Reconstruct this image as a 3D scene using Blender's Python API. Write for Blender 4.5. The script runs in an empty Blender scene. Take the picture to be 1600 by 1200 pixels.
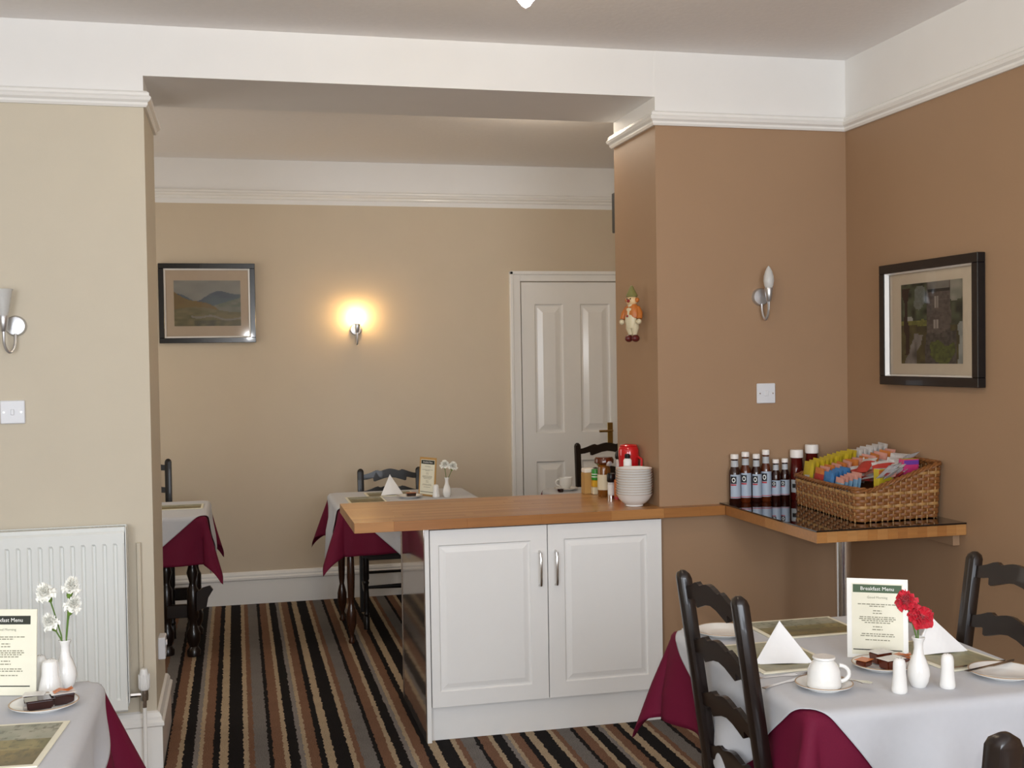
import bpy, bmesh, math, random
from mathutils import Vector, Matrix
random.seed(7)
PI = math.pi
SC = bpy.context.scene
COL = SC.collection

# ---------------------------------------------------------------- camera, world, light, exposure
cam_d = bpy.data.cameras.new('camera')
cam = bpy.data.objects.new('camera', cam_d); COL.objects.link(cam)
cam_d.sensor_width = 36.0
cam_d.lens = 1787.68 / 1600 * 36.0
cam_d.clip_start = 0.02
yaw, pitch, roll = 0.2367, -0.0240, -0.0149
CAM = Vector((-1.7313, -4.5487, 1.55))
F = Vector((math.sin(yaw)*math.cos(pitch), math.cos(yaw)*math.cos(pitch), math.sin(pitch)))
R0 = Vector((math.cos(yaw), -math.sin(yaw), 0)); U0 = R0.cross(F)
Rv = math.cos(roll)*R0 + math.sin(roll)*U0
Uv = -math.sin(roll)*R0 + math.cos(roll)*U0
cam.matrix_world = Matrix(((Rv.x, Uv.x, -F.x, CAM.x), (Rv.y, Uv.y, -F.y, CAM.y), (Rv.z, Uv.z, -F.z, CAM.z), (0, 0, 0, 1)))
SC.camera = cam

world = bpy.data.worlds.new('world'); SC.world = world
world.use_nodes = True
world.node_tree.nodes['Background'].inputs[0].default_value = (0.75, 0.85, 1.0, 1)
world.node_tree.nodes['Background'].inputs[1].default_value = 0.6

def add_light(name, kind, loc, power, color, size=0.1, size_y=None, rot=None):
    d = bpy.data.lights.new(name, kind); d.energy = power; d.color = color
    o = bpy.data.objects.new(name, d); COL.objects.link(o); o.location = loc
    if kind == 'AREA':
        d.size = size
        if size_y: d.shape = 'RECTANGLE'; d.size_y = size_y
    else:
        d.shadow_soft_size = size
    if rot: o.rotation_euler = rot
    return o
# daylight through the two windows in the wall behind the photographer
for wx in (-3.55, -.55): add_light('window_daylight', 'AREA', (wx, -6.02, 1.62), 80, (0.915, 0.985, 1.08), 1.45, 1.75, (PI/2, 0, 0))
# added fill by the back room's left wall, brightening header underside and back ceiling
add_light('back_side_fill', 'AREA', (-3.26, 1.75, 1.55), 13, (1.0, 0.92, 0.80), 1.5, 1.6, (0, -PI/2, 0))
# added fill without a fixture, hidden behind the header, brightening the back room
add_light('back_top_fill', 'POINT', (-.15, 1.0, 2.72), 13, (1.0, 0.86, 0.68), .06)
# the camera's own flash, just above and right of the lens
add_light('camera_flash', 'POINT', CAM + Rv*0.035 + Uv*0.06, 50, (0.97, 0.985, 1.0), 0.012)

SC.view_settings.view_transform = 'Standard'
SC.view_settings.look = 'None'
SC.view_settings.exposure = 0.0
SC.view_settings.gamma = 1.0
SC.view_settings.use_curve_mapping = False

# ---------------------------------------------------------------- materials
def lin(h):
    h = h.lstrip('#')
    return tuple(((c/12.92) if c <= .04045 else ((c+.055)/1.055)**2.4) for c in (int(h[i:i+2], 16)/255 for i in (0, 2, 4))) + (1,)
MATS = {}
def mat(name, color, rough=0.5, metal=0.0, noise=None, bump=None, trans=0.0, emit=None, coat=0.0, sheen=0.0, alpha=1.0, ior=1.45, spec=0.5):
    m = bpy.data.materials.new(name); m.use_nodes = True
    nt = m.node_tree; b = nt.nodes['Principled BSDF']
    c = lin(color) if isinstance(color, str) else tuple(color) + (1,)
    b.inputs['Base Color'].default_value = c
    b.inputs['Roughness'].default_value = rough
    b.inputs['Metallic'].default_value = metal
    b.inputs['Transmission Weight'].default_value = trans
    b.inputs['IOR'].default_value = ior
    b.inputs['Coat Weight'].default_value = coat
    b.inputs['Sheen Weight'].default_value = sheen
    b.inputs['Alpha'].default_value = alpha
    b.inputs['Specular IOR Level'].default_value = spec
    if emit:
        b.inputs['Emission Color'].default_value = lin(emit[0]); b.inputs['Emission Strength'].default_value = emit[1]
    tc = nt.nodes.new('ShaderNodeTexCoord')
    if noise is None: noise = (30.0, 0.04)
    if noise:
        n = nt.nodes.new('ShaderNodeTexNoise'); n.inputs['Scale'].default_value = noise[0]; n.inputs['Detail'].default_value = 3
        nt.links.new(tc.outputs['Object'], n.inputs['Vector'])
        mx = nt.nodes.new('ShaderNodeMix'); mx.data_type = 'RGBA'
        a = noise[1]
        mx.inputs[6].default_value = tuple(max(0, v*(1-a)) for v in c[:3]) + (1,)
        mx.inputs[7].default_value = tuple(min(1, v*(1+a)) for v in c[:3]) + (1,)
        nt.links.new(n.outputs['Fac'], mx.inputs[0]); nt.links.new(mx.outputs[2], b.inputs['Base Color'])
    if bump:
        n2 = nt.nodes.new('ShaderNodeTexNoise'); n2.inputs['Scale'].default_value = bump[0]; n2.inputs['Detail'].default_value = 4
        nt.links.new(tc.outputs['Object'], n2.inputs['Vector'])
        bp = nt.nodes.new('ShaderNodeBump'); bp.inputs['Strength'].default_value = bump[1]; bp.inputs['Distance'].default_value = bump[2]
        nt.links.new(n2.outputs['Fac'], bp.inputs['Height']); nt.links.new(bp.outputs['Normal'], b.inputs['Normal'])
    MATS[name] = m
    return m
mat('cream_paint', (0.62, 0.555, 0.44), 0.75, noise=(6, .03), bump=(260, .12, .002))
mat('beige_paint', (0.60, 0.50, 0.37), 0.6, noise=(6, .03), bump=(260, .12, .002))
mat('tan_paint', (0.36, 0.225, 0.13), 0.6, noise=(5, .03), bump=(260, .12, .002))
mat('white_paint', (0.84, 0.825, 0.80), 0.8, noise=(8, .02))
mat('ceiling_paint', (0.88, 0.85, 0.83), 0.9, noise=(40, .03), bump=(45, .25, .004))
mat('white_gloss', (0.86, 0.845, 0.81), 0.16, noise=(12, .015), bump=(18, .03, .004))
mat('cabinet_white', (0.84, 0.835, 0.815), 0.32, noise=(20, .01))
mat('radiator_white', (0.80, 0.82, 0.79), 0.28, noise=(20, .01))
mat('mirror_brown', (0.46, 0.40, 0.36), 0.06, metal=.85, noise=(3, .02))
mat('chrome', (0.78, 0.78, 0.78), 0.14, metal=1.0)
mat('brushed_metal', (0.56, 0.56, 0.57), 0.32, metal=0.85)
mat('steel', (0.62, 0.60, 0.58), 0.18, metal=1.0)
mat('brass', (0.42, 0.27, 0.09), 0.25, metal=1.0)
mat('dark_wood', '#170d0a', 0.3, noise=(25, .35), coat=0.25)
mat('black_wood', '#100c0b', 0.4, noise=(25, .3), coat=0.15)
mat('brown_wood', '#3a2014', 0.25, noise=(25, .35), coat=0.4)
mat('red_fabric', '#a01020', 0.8, sheen=.3)
mat('burgundy_cloth', (0.135, 0.007, 0.030), 0.7, noise=(300, .12), spec=.2, bump=(700, .15, .001))
mat('white_cloth', (0.52, 0.53, 0.56), 0.75, noise=(60, .03), sheen=.1, bump=(500, .1, .001))
mat('napkin_paper', (0.88, 0.875, 0.87), 0.85, noise=(60, .015))
mat('china', (0.83, 0.82, 0.79), 0.12, noise=(20, .01), coat=.3)
mat('gold_rim', (0.42, 0.28, 0.16), 0.3, metal=.3)
mat('black_plastic', '#0e0e10', 0.3)
mat('switch_plastic', (0.74, 0.75, 0.78), 0.3, noise=(20, .01))
mat('frame_black', '#0d0c0f', 0.2, noise=(30, .2), coat=.3)
mat('glare_lip', (0.9, 0.89, 0.87), 0.15, coat=.5)  # white colour stands in for the flash glare on the frame's inner bevel
mat('mount_card', (0.84, 0.75, 0.64), 0.8)
mat('mount_beige', (0.66, 0.52, 0.38), 0.7)
mat('glass_clear', (1, 1, 1), 0.03, trans=1.0, noise=False, ior=1.45)
mat('frosted_glass', (0.80, 0.80, 0.78), 0.35, trans=0.35, noise=(90, .05))
mat('lit_glass', (1, .9, .7), 0.4, noise=False, emit=('#ffd08a', 95.0))
mat('lamp_lit_glass', (1, .9, .7), 0.4, noise=False, emit=('#ffeccb', 100.0))
mat('black_glass', '#140d0b', 0.03, noise=(4, .05), coat=.6)
mat('wicker', '#83532a', 0.45, noise=(70, .35))
mat('wicker_light', '#a67c48', 0.45, noise=(70, .3))
mat('menu_card', (0.80, 0.77, 0.62), 0.5)
mat('menu_border', (0.86, 0.85, 0.80), 0.45)
mat('menu_green', '#3f5638', 0.5)
mat('menu_dark', '#2a2d24', 0.5)
mat('ink', '#8b8872', 0.7)
mat('paper_white', (0.85, 0.85, 0.82), 0.6)
mat('stem_green', '#5d7a3a', 0.6)
mat('calyx_green', '#6f8f3a', 0.6)
mat('petal_white', (0.88, 0.87, 0.80), 0.7, sheen=.2)
mat('petal_red', '#c4102a', 0.6, sheen=.2)
mat('bottle_brown', '#2a0e07', 0.08, noise=(20, .2), coat=.5)
mat('bottle_amber', '#54230c', 0.08, noise=(20, .2), coat=.5)
mat('ketchup_red', '#541410', 0.10, noise=(20, .2), coat=.4)
mat('label_blue', '#a9b6c6', 0.5)
mat('label_pale', '#b8bcc0', 0.5)
mat('label_black', '#17171c', 0.5)
mat('label_red', '#b03038', 0.5)
mat('foil', (0.72, 0.74, 0.78), 0.3, metal=.6)
mat('cap_white', (0.84, 0.80, 0.76), 0.4)
mat('red_enamel', '#c3151b', 0.12, coat=.6)
mat('green_plastic', '#2e8a2c', 0.35)
mat('yellow_plastic', '#d8a72c', 0.4)
mat('pale_plastic', '#dfd3b4', 0.4)
mat('tan_carton', '#b98f52', 0.6)
mat('orange_carton', '#b5642a', 0.5)
mat('honey', '#7a4a18', 0.12, coat=.5)
mat('jam_dark', '#2a0b0a', 0.08, coat=.6)
mat('jam_brown', '#5a2412', 0.08, coat=.6)
mat('foil_orange', '#c06a30', 0.3)
mat('clear_plastic', (0.72, 0.70, 0.68), 0.12, noise=(90, .2))
mat('pack_yellow', '#c6b02c', 0.4); mat('pack_red', '#b5382f', 0.4); mat('pack_pink', '#d59a8c', 0.4)
mat('pack_white', '#c9c6c4', 0.4); mat('pack_blue', '#3d7ab4', 0.4); mat('pack_pale_blue', '#8ab4d0', 0.4)
mat('pack_navy', '#3d4460', 0.4); mat('pack_purple', '#6d3f9a', 0.4); mat('pack_orange', '#c9793a', 0.4); mat('pack_magenta', '#c43a72', 0.4)
mat('clown_orange', '#b86a2a', 0.4); mat('clown_cream', '#cfc3a2', 0.35); mat('clown_skin', '#d9b98a', 0.4)
mat('clown_red', '#8e2320', 0.35); mat('clown_shoe', '#5a1f1c', 0.35); mat('clown_green', '#7d7a48', 0.4)
for i, h in enumerate(('#ae7a45', '#a8733e', '#b6834d', '#a06b39', '#b27e48')):
    m = mat('oak_%d' % i, h, 0.3, coat=.15, noise=False)
    nt = m.node_tree; b = nt.nodes['Principled BSDF']; c = lin(h)
    tc = nt.nodes['Texture Coordinate']
    mp = nt.nodes.new('ShaderNodeMapping'); mp.inputs['Scale'].default_value = (3, 60, 60); mp.inputs['Location'].default_value = (i*3.1, i*1.7, 0)
    n = nt.nodes.new('ShaderNodeTexNoise'); n.inputs['Scale'].default_value = 1.5; n.inputs['Detail'].default_value = 4
    nt.links.new(tc.outputs['Object'], mp.inputs['Vector']); nt.links.new(mp.outputs['Vector'], n.inputs['Vector'])
    mx = nt.nodes.new('ShaderNodeMix'); mx.data_type = 'RGBA'
    mx.inputs[6].default_value = tuple(v*.78 for v in c[:3])+(1,); mx.inputs[7].default_value = tuple(v*1.2 for v in c[:3])+(1,)
    nt.links.new(n.outputs['Fac'], mx.inputs[0]); nt.links.new(mx.outputs[2], b.inputs['Base Color'])

def vcol_material(name, rough):
    m = bpy.data.materials.new(name); m.use_nodes = True; nt = m.node_tree; b = nt.nodes['Principled BSDF']
    a = nt.nodes.new('ShaderNodeVertexColor'); a.layer_name = 'print'
    nt.links.new(a.outputs['Color'], b.inputs['Base Color']); b.inputs['Roughness'].default_value = rough
    MATS[name] = m
vcol_material('printed_picture', 0.5)

def carpet_material():
    m = bpy.data.materials.new('striped_carpet'); m.use_nodes = True; nt = m.node_tree; b = nt.nodes['Principled BSDF']
    b.inputs['Roughness'].default_value = 0.95; b.inputs['Specular IOR Level'].default_value = 0.1
    L = nt.links.new; N = nt.nodes.new
    tc = N('ShaderNodeTexCoord'); sp = N('ShaderNodeSeparateXYZ'); L(tc.outputs['Object'], sp.inputs[0])
    nz = N('ShaderNodeTexNoise'); nz.inputs['Scale'].default_value = 38; nz.inputs['Detail'].default_value = 2; L(tc.outputs['Object'], nz.inputs['Vector'])
    w = N('ShaderNodeMath'); w.operation = 'MULTIPLY_ADD'; w.inputs[1].default_value = 0.022; w.inputs[2].default_value = 1.8235 - 0.011 + 0.4066*20
    L(nz.outputs['Fac'], w.inputs[0])
    ad = N('ShaderNodeMath'); ad.operation = 'ADD'; L(sp.outputs['X'], ad.inputs[0]); L(w.outputs[0], ad.inputs[1])
    dv = N('ShaderNodeMath'); dv.operation = 'DIVIDE'; dv.inputs[1].default_value = 0.4066; L(ad.outputs[0], dv.inputs[0])
    fr = N('ShaderNodeMath'); fr.operation = 'FRACT'; L(dv.outputs[0], fr.inputs[0])
    C = {'c': '#a8957b', 'k': '#1d1a1a', 'b': '#785946', 'g': '#736e6a', 'w': '#807a76'}
    seq = [('c', 55), ('k', 97), ('c', 35), ('b', 36), ('g', 89), ('k', 30), ('b', 68), ('c', 33), ('k', 65), ('w', 32), ('c', 28), ('b', 64), ('k', 44)]
    tot = sum(s for _, s in seq)
    cr = N('ShaderNodeValToRGB'); cr.color_ramp.interpolation = 'CONSTANT'
    pos = 0
    for i, (k, s) in enumerate(seq):
        e = cr.color_ramp.elements[i] if i < 2 else cr.color_ramp.elements.new(pos/tot)
        e.position = pos/tot; e.color = lin(C[k]); pos += s
    L(fr.outputs[0], cr.inputs['Fac'])
    n2 = N('ShaderNodeTexNoise'); n2.inputs['Scale'].default_value = 260; n2.inputs['Detail'].default_value = 2; L(tc.outputs['Object'], n2.inputs['Vector'])
    n3 = N('ShaderNodeTexNoise'); n3.inputs['Scale'].default_value = 14; L(tc.outputs['Object'], n3.inputs['Vector'])
    mr = N('ShaderNodeMapRange'); mr.inputs['From Min'].default_value = .3; mr.inputs['From Max'].default_value = .7; mr.inputs['To Min'].default_value = .5; mr.inputs['To Max'].default_value = 1.45
    L(n2.outputs['Fac'], mr.inputs['Value'])
    mr3 = N('ShaderNodeMapRange'); mr3.inputs['To Min'].default_value = .85; mr3.inputs['To Max'].default_value = 1.15; L(n3.outputs['Fac'], mr3.inputs['Value'])
    mm = N('ShaderNodeMath'); mm.operation = 'MULTIPLY'; L(mr.outputs[0], mm.inputs[0]); L(mr3.outputs[0], mm.inputs[1])
    vm = N('ShaderNodeVectorMath'); vm.operation = 'SCALE'; L(cr.outputs['Color'], vm.inputs[0]); L(mm.outputs[0], vm.inputs['Scale'])
    L(vm.outputs[0], b.inputs['Base Color'])
    bp = N('ShaderNodeBump'); bp.inputs['Strength'].default_value = .6; bp.inputs['Distance'].default_value = .004
    L(n2.outputs['Fac'], bp.inputs['Height']); L(bp.outputs['Normal'], b.inputs['Normal'])
    MATS['striped_carpet'] = m
carpet_material()

# ---------------------------------------------------------------- mesh helpers
class MB:
    """collects shapes, then links them as ONE mesh object"""
    def __init__(s): s.v = []; s.f = []; s.m = []; s.sm = []
    def add(s, vs, fs, mi=0, smooth=False):
        o = len(s.v); s.v += [tuple(p) for p in vs]
        for f in fs: s.f.append(tuple(i+o for i in f)); s.m.append(mi); s.sm.append(smooth)
        return s
    def box(s, x0, x1, y0, y1, z0, z1, mi=0, bev=0.0, M=None):
        bm = bmesh.new(); bmesh.ops.create_cube(bm, size=1)
        for v in bm.verts: v.co = Vector(((x0+x1)/2+v.co.x*(x1-x0), (y0+y1)/2+v.co.y*(y1-y0), (z0+z1)/2+v.co.z*(z1-z0)))
        if bev: bmesh.ops.bevel(bm, geom=bm.edges[:], offset=bev, segments=2 if bev > .004 else 1, profile=.7, affect='EDGES')
        return s.bm(bm, mi, False, M)
    def bm(s, bm, mi=0, smooth=False, M=None):
        bm.verts.index_update()
        vs = [(M @ v.co) if M else v.co.copy() for v in bm.verts]
        s.add(vs, [[v.index for v in f.verts] for f in bm.faces], mi, smooth); bm.free(); return s
    def lathe(s, prof, seg=20, c=(0, 0, 0), mi=0, M=None, cap=True, sx=1.0, sy=1.0):
        vs = []; fs = []
        for r, z in prof:
            for k in range(seg):
                a = 2*PI*k/seg; vs.append(Vector((r*math.cos(a)*sx+c[0], r*math.sin(a)*sy+c[1], z+c[2])))
        n = len(prof)
        for i in range(n-1):
            for k in range(seg):
                k2 = (k+1) % seg; fs.append((i*seg+k, i*seg+k2, (i+1)*seg+k2, (i+1)*seg+k))
        if cap:
            if prof[0][0] > 1e-6: fs.append(tuple(range(seg))[::-1])
            if prof[-1][0] > 1e-6: fs.append(tuple((n-1)*seg+k for k in range(seg)))
        if M: vs = [M @ v for v in vs]
        return s.add(vs, fs, mi, True)
    def tube(s, pts, r, seg=8, mi=0, cap=True, flat=1.0):
        pts = [Vector(p) for p in pts]; n = len(pts); vs = []; fs = []
        t = (pts[1]-pts[0]).normalized(); up = Vector((0, 0, 1)) if abs(t.z) < .9 else Vector((1, 0, 0))
        u = t.cross(up).normalized()
        for i, p in enumerate(pts):
            if i == 0: t = pts[1]-pts[0]
            elif i == n-1: t = pts[-1]-pts[-2]
            else: t = pts[i+1]-pts[i-1]
            t.normalize(); u = (u - t*u.dot(t)).normalized(); w = t.cross(u)
            rr = r[i] if isinstance(r, (list, tuple)) else r
            for k in range(seg):
                a = 2*PI*k/seg; vs.append(p + u*math.cos(a)*rr*flat + w*math.sin(a)*rr)
        for i in range(n-1):
            for k in range(seg):
                k2 = (k+1) % seg; fs.append((i*seg+k, i*seg+k2, (i+1)*seg+k2, (i+1)*seg+k))
        if cap: fs.append(tuple(range(seg))[::-1]); fs.append(tuple((n-1)*seg+k for k in range(seg)))
        return s.add(vs, fs, mi, True)
    def prism(s, out, d, M, mi=0):
        """outline of (u, v) points extruded by d along local z, placed with matrix M"""
        n = len(out); vs = [M @ Vector((u, v, 0)) for u, v in out] + [M @ Vector((u, v, d)) for u, v in out]
        bm = bmesh.new(); bv = [bm.verts.new(v) for v in vs]
        bm.faces.new(bv[:n][::-1]); bm.faces.new(bv[n:])
        for i in range(n): j = (i+1) % n; bm.faces.new((bv[i], bv[j], bv[n+j], bv[n+i]))
        bmesh.ops.triangulate(bm, faces=[f for f in bm.faces if len(f.verts) > 4])
        return s.bm(bm, mi)
    def ball(s, c, r, mi=0, sc=(1, 1, 1), seg=14):
        prof = [(r*math.sin(PI*i/9), -r*math.cos(PI*i/9)) for i in range(10)]; prof[0] = (0, -r); prof[-1] = (0, r)
        M = Matrix.Translation(c) @ Matrix.Diagonal((*sc, 1))
        return s.lathe(prof, seg, (0, 0, 0), mi, M, cap=False)
    def build(s, name, mats, parent=None, loc=None, rot=None, kind=None):
        me = bpy.data.meshes.new(name)
        me.from_pydata(s.v, [], s.f)
        ms = mats if isinstance(mats, (list, tuple)) else [mats]
        for k in ms: me.materials.append(MATS[k])
        me.polygons.foreach_set('material_index', s.m); me.polygons.foreach_set('use_smooth', s.sm)
        bm = bmesh.new(); bm.from_mesh(me); bmesh.ops.remove_doubles(bm, verts=bm.verts, dist=1e-6); bmesh.ops.recalc_face_normals(bm, faces=bm.faces)
        for e in bm.edges:
            if len(e.link_faces) == 2 and e.calc_face_angle(0) > .7: e.smooth = False
        bm.to_mesh(me); bm.free()
        me.update()
        o = bpy.data.objects.new(name, me); COL.objects.link(o)
        if parent: o.parent = parent
        if loc: o.location = loc
        if rot: o.rotation_euler = rot if isinstance(rot, (tuple, list)) else (0, 0, rot)
        if kind: o['kind'] = kind
        return o
def tag(o, label, cat, group=None, kind=None):
    o['label'] = label; o['category'] = cat
    if group: o['group'] = group
    if kind: o['kind'] = kind
    return o
def thing(name, label, cat, loc=(0, 0, 0), rz=0.0, group=None):
    o = bpy.data.objects.new(name, None); COL.objects.link(o); o.empty_display_size = .05
    o.location = loc; o.rotation_euler = (0, 0, rz)
    return tag(o, label, cat, group)
def struct(o): o['kind'] = 'structure'; return o
def kids(o): return list(o.children)
def dup(root, loc, rz=None, label=None, group=None):
    r = root.copy(); COL.objects.link(r); r.location = loc
    if rz is not None: r.rotation_euler = (0, 0, rz)
    if label: r['label'] = label
    if group: r['group'] = group
    for ch in kids(root):
        c = ch.copy(); COL.objects.link(c); c.parent = r
        for g in kids(ch):
            d = g.copy(); COL.objects.link(d); d.parent = c
    return r
def T(x, y, z): return Matrix.Translation((x, y, z))
def RX(a): return Matrix.Rotation(a, 4, 'X')
def RY(a): return Matrix.Rotation(a, 4, 'Y')
def RZ(a): return Matrix.Rotation(a, 4, 'Z')

# ---------------------------------------------------------------- the room
HC, HR, XL, XR, YT, YB, ZS = 2.822, 2.511, -2.050, 0.885, 0.537, 2.91, 2.631
XFL, YF = -4.4, -6.1           # left and front ends of the room, out of view
XBL, XBR = -3.3, 1.5           # back room

struct(MB().box(XFL-.1, XBR+.2, YF-.2, YB+.15, -.12, 0).build('floor', 'striped_carpet'))
struct(MB().box(XFL-.1, XBR+.2, YF-.2, YB+.15, HC, HC+.12).build('ceiling', 'ceiling_paint'))
FR = HR + .03
def wall(name, x0, x1, y0, y1, low, z1=HC):
    return struct(MB().box(x0, x1, y0, y1, 0, FR, 0).box(x0, x1, y0, y1, FR, z1, 1).build(name, [low, 'white_paint']))
wall('wall_left', XFL, XL, 0, YT, 'cream_paint')
# pier right of the opening, tan on every face
wall('wall_right', 0, XR+.12, 0, YT, 'tan_paint')
wall('wall_side_right', XR, XR+.12, YF, 0, 'tan_paint')
wall('wall_side_left', XFL-.1, XFL, YF, 0, 'cream_paint')
wall('wall_back', XBL-.1, XBR+.1, YB, YB+.12, 'beige_paint')
wb_ = MB(); by0, by1, bz0, bz1 = 1.0, 2.5, .75, 2.35
for (a_, b_, c_, d_) in ((YT, by0, 0, HC), (by1, YB, 0, HC), (by0, by1, 0, bz0), (by0, by1, bz1, HC)): wb_.box(XBL-.15, XBL, a_, b_, c_, d_)
struct(wb_.build('wall_back_left', 'beige_paint'))
wn2 = MB()
for y_ in (by0+.03, 1.75, by1-.03): wn2.box(XBL-.12, XBL-.06, y_-.03, y_+.03, bz0, bz1)
for z_ in (bz0+.03, bz1-.03): wn2.box(XBL-.12, XBL-.06, by0, by1, z_-.03, z_+.03)
w2 = struct(wn2.build('window_2', 'white_gloss'))
MB().box(XBL-.095, XBL-.09, by0+.05, by1-.05, bz0+.05, bz1-.05).build('pane', 'glass_clear', w2)
wall('wall_back_right', XBR, XBR+.1, YT, YB, 'beige_paint')
struct(MB().box(XR+.12, XBR+.1, .2, YT, 0, HC).build('wall_back_corner', 'beige_paint'))
struct(MB().box(XL, 0, .0015, YT, ZS, HC).build('wall_header', 'white_paint'))
# wall behind the photographer with its window opening
wf = MB(); WZ0, WZ1 = .72, 2.52; WINX = ((-4.3, -2.8), (-1.3, .2))
wf.box(XFL, WINX[0][0], YF-.15, YF, 0, HC).box(WINX[0][1], WINX[1][0], YF-.15, YF, 0, HC).box(WINX[1][1], XR+.12, YF-.15, YF, 0, HC)
for a_, b_ in WINX: wf.box(a_, b_, YF-.15, YF, 0, WZ0).box(a_, b_, YF-.15, YF, WZ1, HC)
struct(wf.build('wall_front', 'cream_paint'))
for nm, (a_, b_) in zip(('window_1', 'window_3'), WINX):
    wn = MB()
    for x in (a_+.03, (a_+b_)/2, b_-.03): wn.box(x-.03, x+.03, YF-.12, YF-.06, WZ0, WZ1)
    for z in (WZ0+.03, 1.9, WZ1-.03): wn.box(a_, b_, YF-.12, YF-.06, z-.03, z+.03)
    w1 = struct(wn.build(nm, 'white_gloss'))
    MB().box(a_+.05, b_-.05, YF-.095, YF-.09, WZ0+.05, WZ1-.05).build('pane', 'glass_clear', w1)

# picture rails: (offset from wall, height) profile swept along wall lines
RAILP = [(0, 0), (.010, 0), (.016, .008), (.016, .016), (.026, .024), (.030, .034), (.022, .042), (.022, .052), (.012, .060), (0, .060)]
SKIRT = [(0, 0), (.020, 0), (.020, .150), (.027, .156), (.027, .168), (.018, .176), (.018, .186), (.010, .200), (0, .205)]
def sweep(name, prof, pts, z, m, scale=1.0):
    """pts: wall line in plan, the profile lies on its right-hand side; mitred at corners"""
    b = MB(); n = len(pts); P = [Vector(p) for p in pts]; rows = []
    for i, p in enumerate(P):
        d1 = (P[i]-P[i-1]).normalized() if i else (P[1]-P[0]).normalized()
        d2 = (P[i+1]-P[i]).normalized() if i < n-1 else d1
        n1 = Vector((d1.y, -d1.x)); n2 = Vector((d2.y, -d2.x)); mn = n1+n2; mn = mn/ (1+n1.dot(n2))
        rows.append([Vector((p.x+mn.x*o*1.0, p.y+mn.y*o*1.0, z+h*scale)) for o, h in prof])
    k = len(prof); vs = [v for r in rows for v in r]; fs = []
    for i in range(n-1):
        for j in range(k): j2 = (j+1) % k; fs.append((i*k+j, i*k+j2, (i+1)*k+j2, (i+1)*k+j))
    fs.append(tuple(range(k))); fs.append(tuple((n-1)*k+j for j in range(k))[::-1])
    b.add(vs, fs)
    return struct(b.build(name, m))
sweep('trim_1', RAILP, [(XFL, 0), (XL, 0), (XL, YT), (XL-.4, YT)], HR, 'white_gloss')
sweep('trim_2', RAILP, [(0.3, YT), (0, YT), (0, 0), (XR, 0), (XR, YF)], HR, 'white_gloss')
sweep('trim_3', RAILP, [(XBL, YB), (XBR, YB)], 2.57, 'white_gloss')
sweep('baseboard_left', SKIRT, [(XFL, 0), (XL, 0), (XL, YT), (XL-.4, YT)], 0, 'white_gloss', 1.06)
sweep('baseboard_back', SKIRT, [(XBL, YB), (.055, YB)], 0, 'white_gloss')
sweep('baseboard_right', SKIRT, [(0.005, 0), (XR, 0), (XR, YF)], 0, 'white_gloss')

# door in the back wall
DX0, DX1, DZ = .135, .862, 2.045
dr = MB()
def panel_board(b, x0, x1, z0, z1, yf, th, panels, rec=.010, bev=.018, mi=0):
    """board facing -y at yf with recessed, bevelled raised panels (x0,x1,z0,z1)"""
    xs = sorted({x0, x1, *[p[0] for p in panels], *[p[1] for p in panels]}); zs = sorted({z0, z1, *[p[2] for p in panels], *[p[3] for p in panels]})
    for i in range(len(xs)-1):
        for j in range(len(zs)-1):
            cx, cz = (xs[i]+xs[i+1])/2, (zs[j]+zs[j+1])/2
            if any(p[0] < cx < p[1] and p[2] < cz < p[3] for p in panels): continue
            b.add([(xs[i], yf, zs[j]), (xs[i+1], yf, zs[j]), (xs[i+1], yf, zs[j+1]), (xs[i], yf, zs[j+1])], [(0, 1, 2, 3)], mi)
    for p in panels:
        rings = []
        for ins, y in ((0, yf), (bev*.35, yf+rec), (bev*.8, yf+rec), (bev*2.2, yf+.001)):
            rings.append([(p[0]+ins, y, p[2]+ins), (p[1]-ins, y, p[2]+ins), (p[1]-ins, y, p[3]-ins), (p[0]+ins, y, p[3]-ins)])
        vs = [v for r in rings for v in r]; fs = []
        for i in range(len(rings)-1):
            for k in range(4): k2 = (k+1) % 4; fs.append((i*4+k, i*4+k2, i*4+4+k2, i*4+4+k))
        fs.append(tuple(len(vs)-4+k for k in range(4)))
        b.add(vs, fs, mi)
    b.add([(x0, yf, z0), (x1, yf, z0), (x1, yf+th, z0), (x0, yf+th, z0), (x0, yf, z1), (x1, yf, z1), (x1, yf+th, z1), (x0, yf+th, z1)],
          [(0, 1, 2, 3), (4, 7, 6, 5), (0, 3, 7, 4), (1, 5, 6, 2), (3, 2, 6, 7)], mi)
    return b
YD = YB - .022
panel_board(dr, DX0, DX1, .012, DZ, YD, .02, [(.225, .425, 1.03, 1.90), (.545, .755, 1.03, 1.90), (.225, .425, .22, .84), (.545, .755, .22, .84)], rec=.012, bev=.026)
door = struct(dr.build('door_1', 'white_gloss'))
cs = MB()
for (x0, x1, z0, z1) in ((.055, .128, 0, 2.118), (.869, .942, 0, 2.118)):
    cs.box(x0, x1, YB-.030, YB-.001, z0, z1, bev=.003); cs.box(x0+(.0 if x0 < .5 else .05), x0+(.022 if x0 < .5 else .073), YB-.042, YB-.028, z0, z1, bev=.003)
cs.box(.128, .869, YB-.030, YB-.001, 2.052, 2.118, bev=.003).box(.055, .942, YB-.042, YB-.028, 2.096, 2.120, bev=.003)
struct(cs.build('trim_4', 'white_gloss'))
dh = MB().box(.728, .766, YD-.006, YD, .92, 1.09, bev=.002).tube([(.747, YD-.004, 1.035), (.747, YD-.045, 1.035), (.735, YD-.05, 1.035), (.655, YD-.05, 1.035)], .008)
dh.build('door_handle', 'brass', door)['label'] = 'brass lever handle on a long plate'

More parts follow.
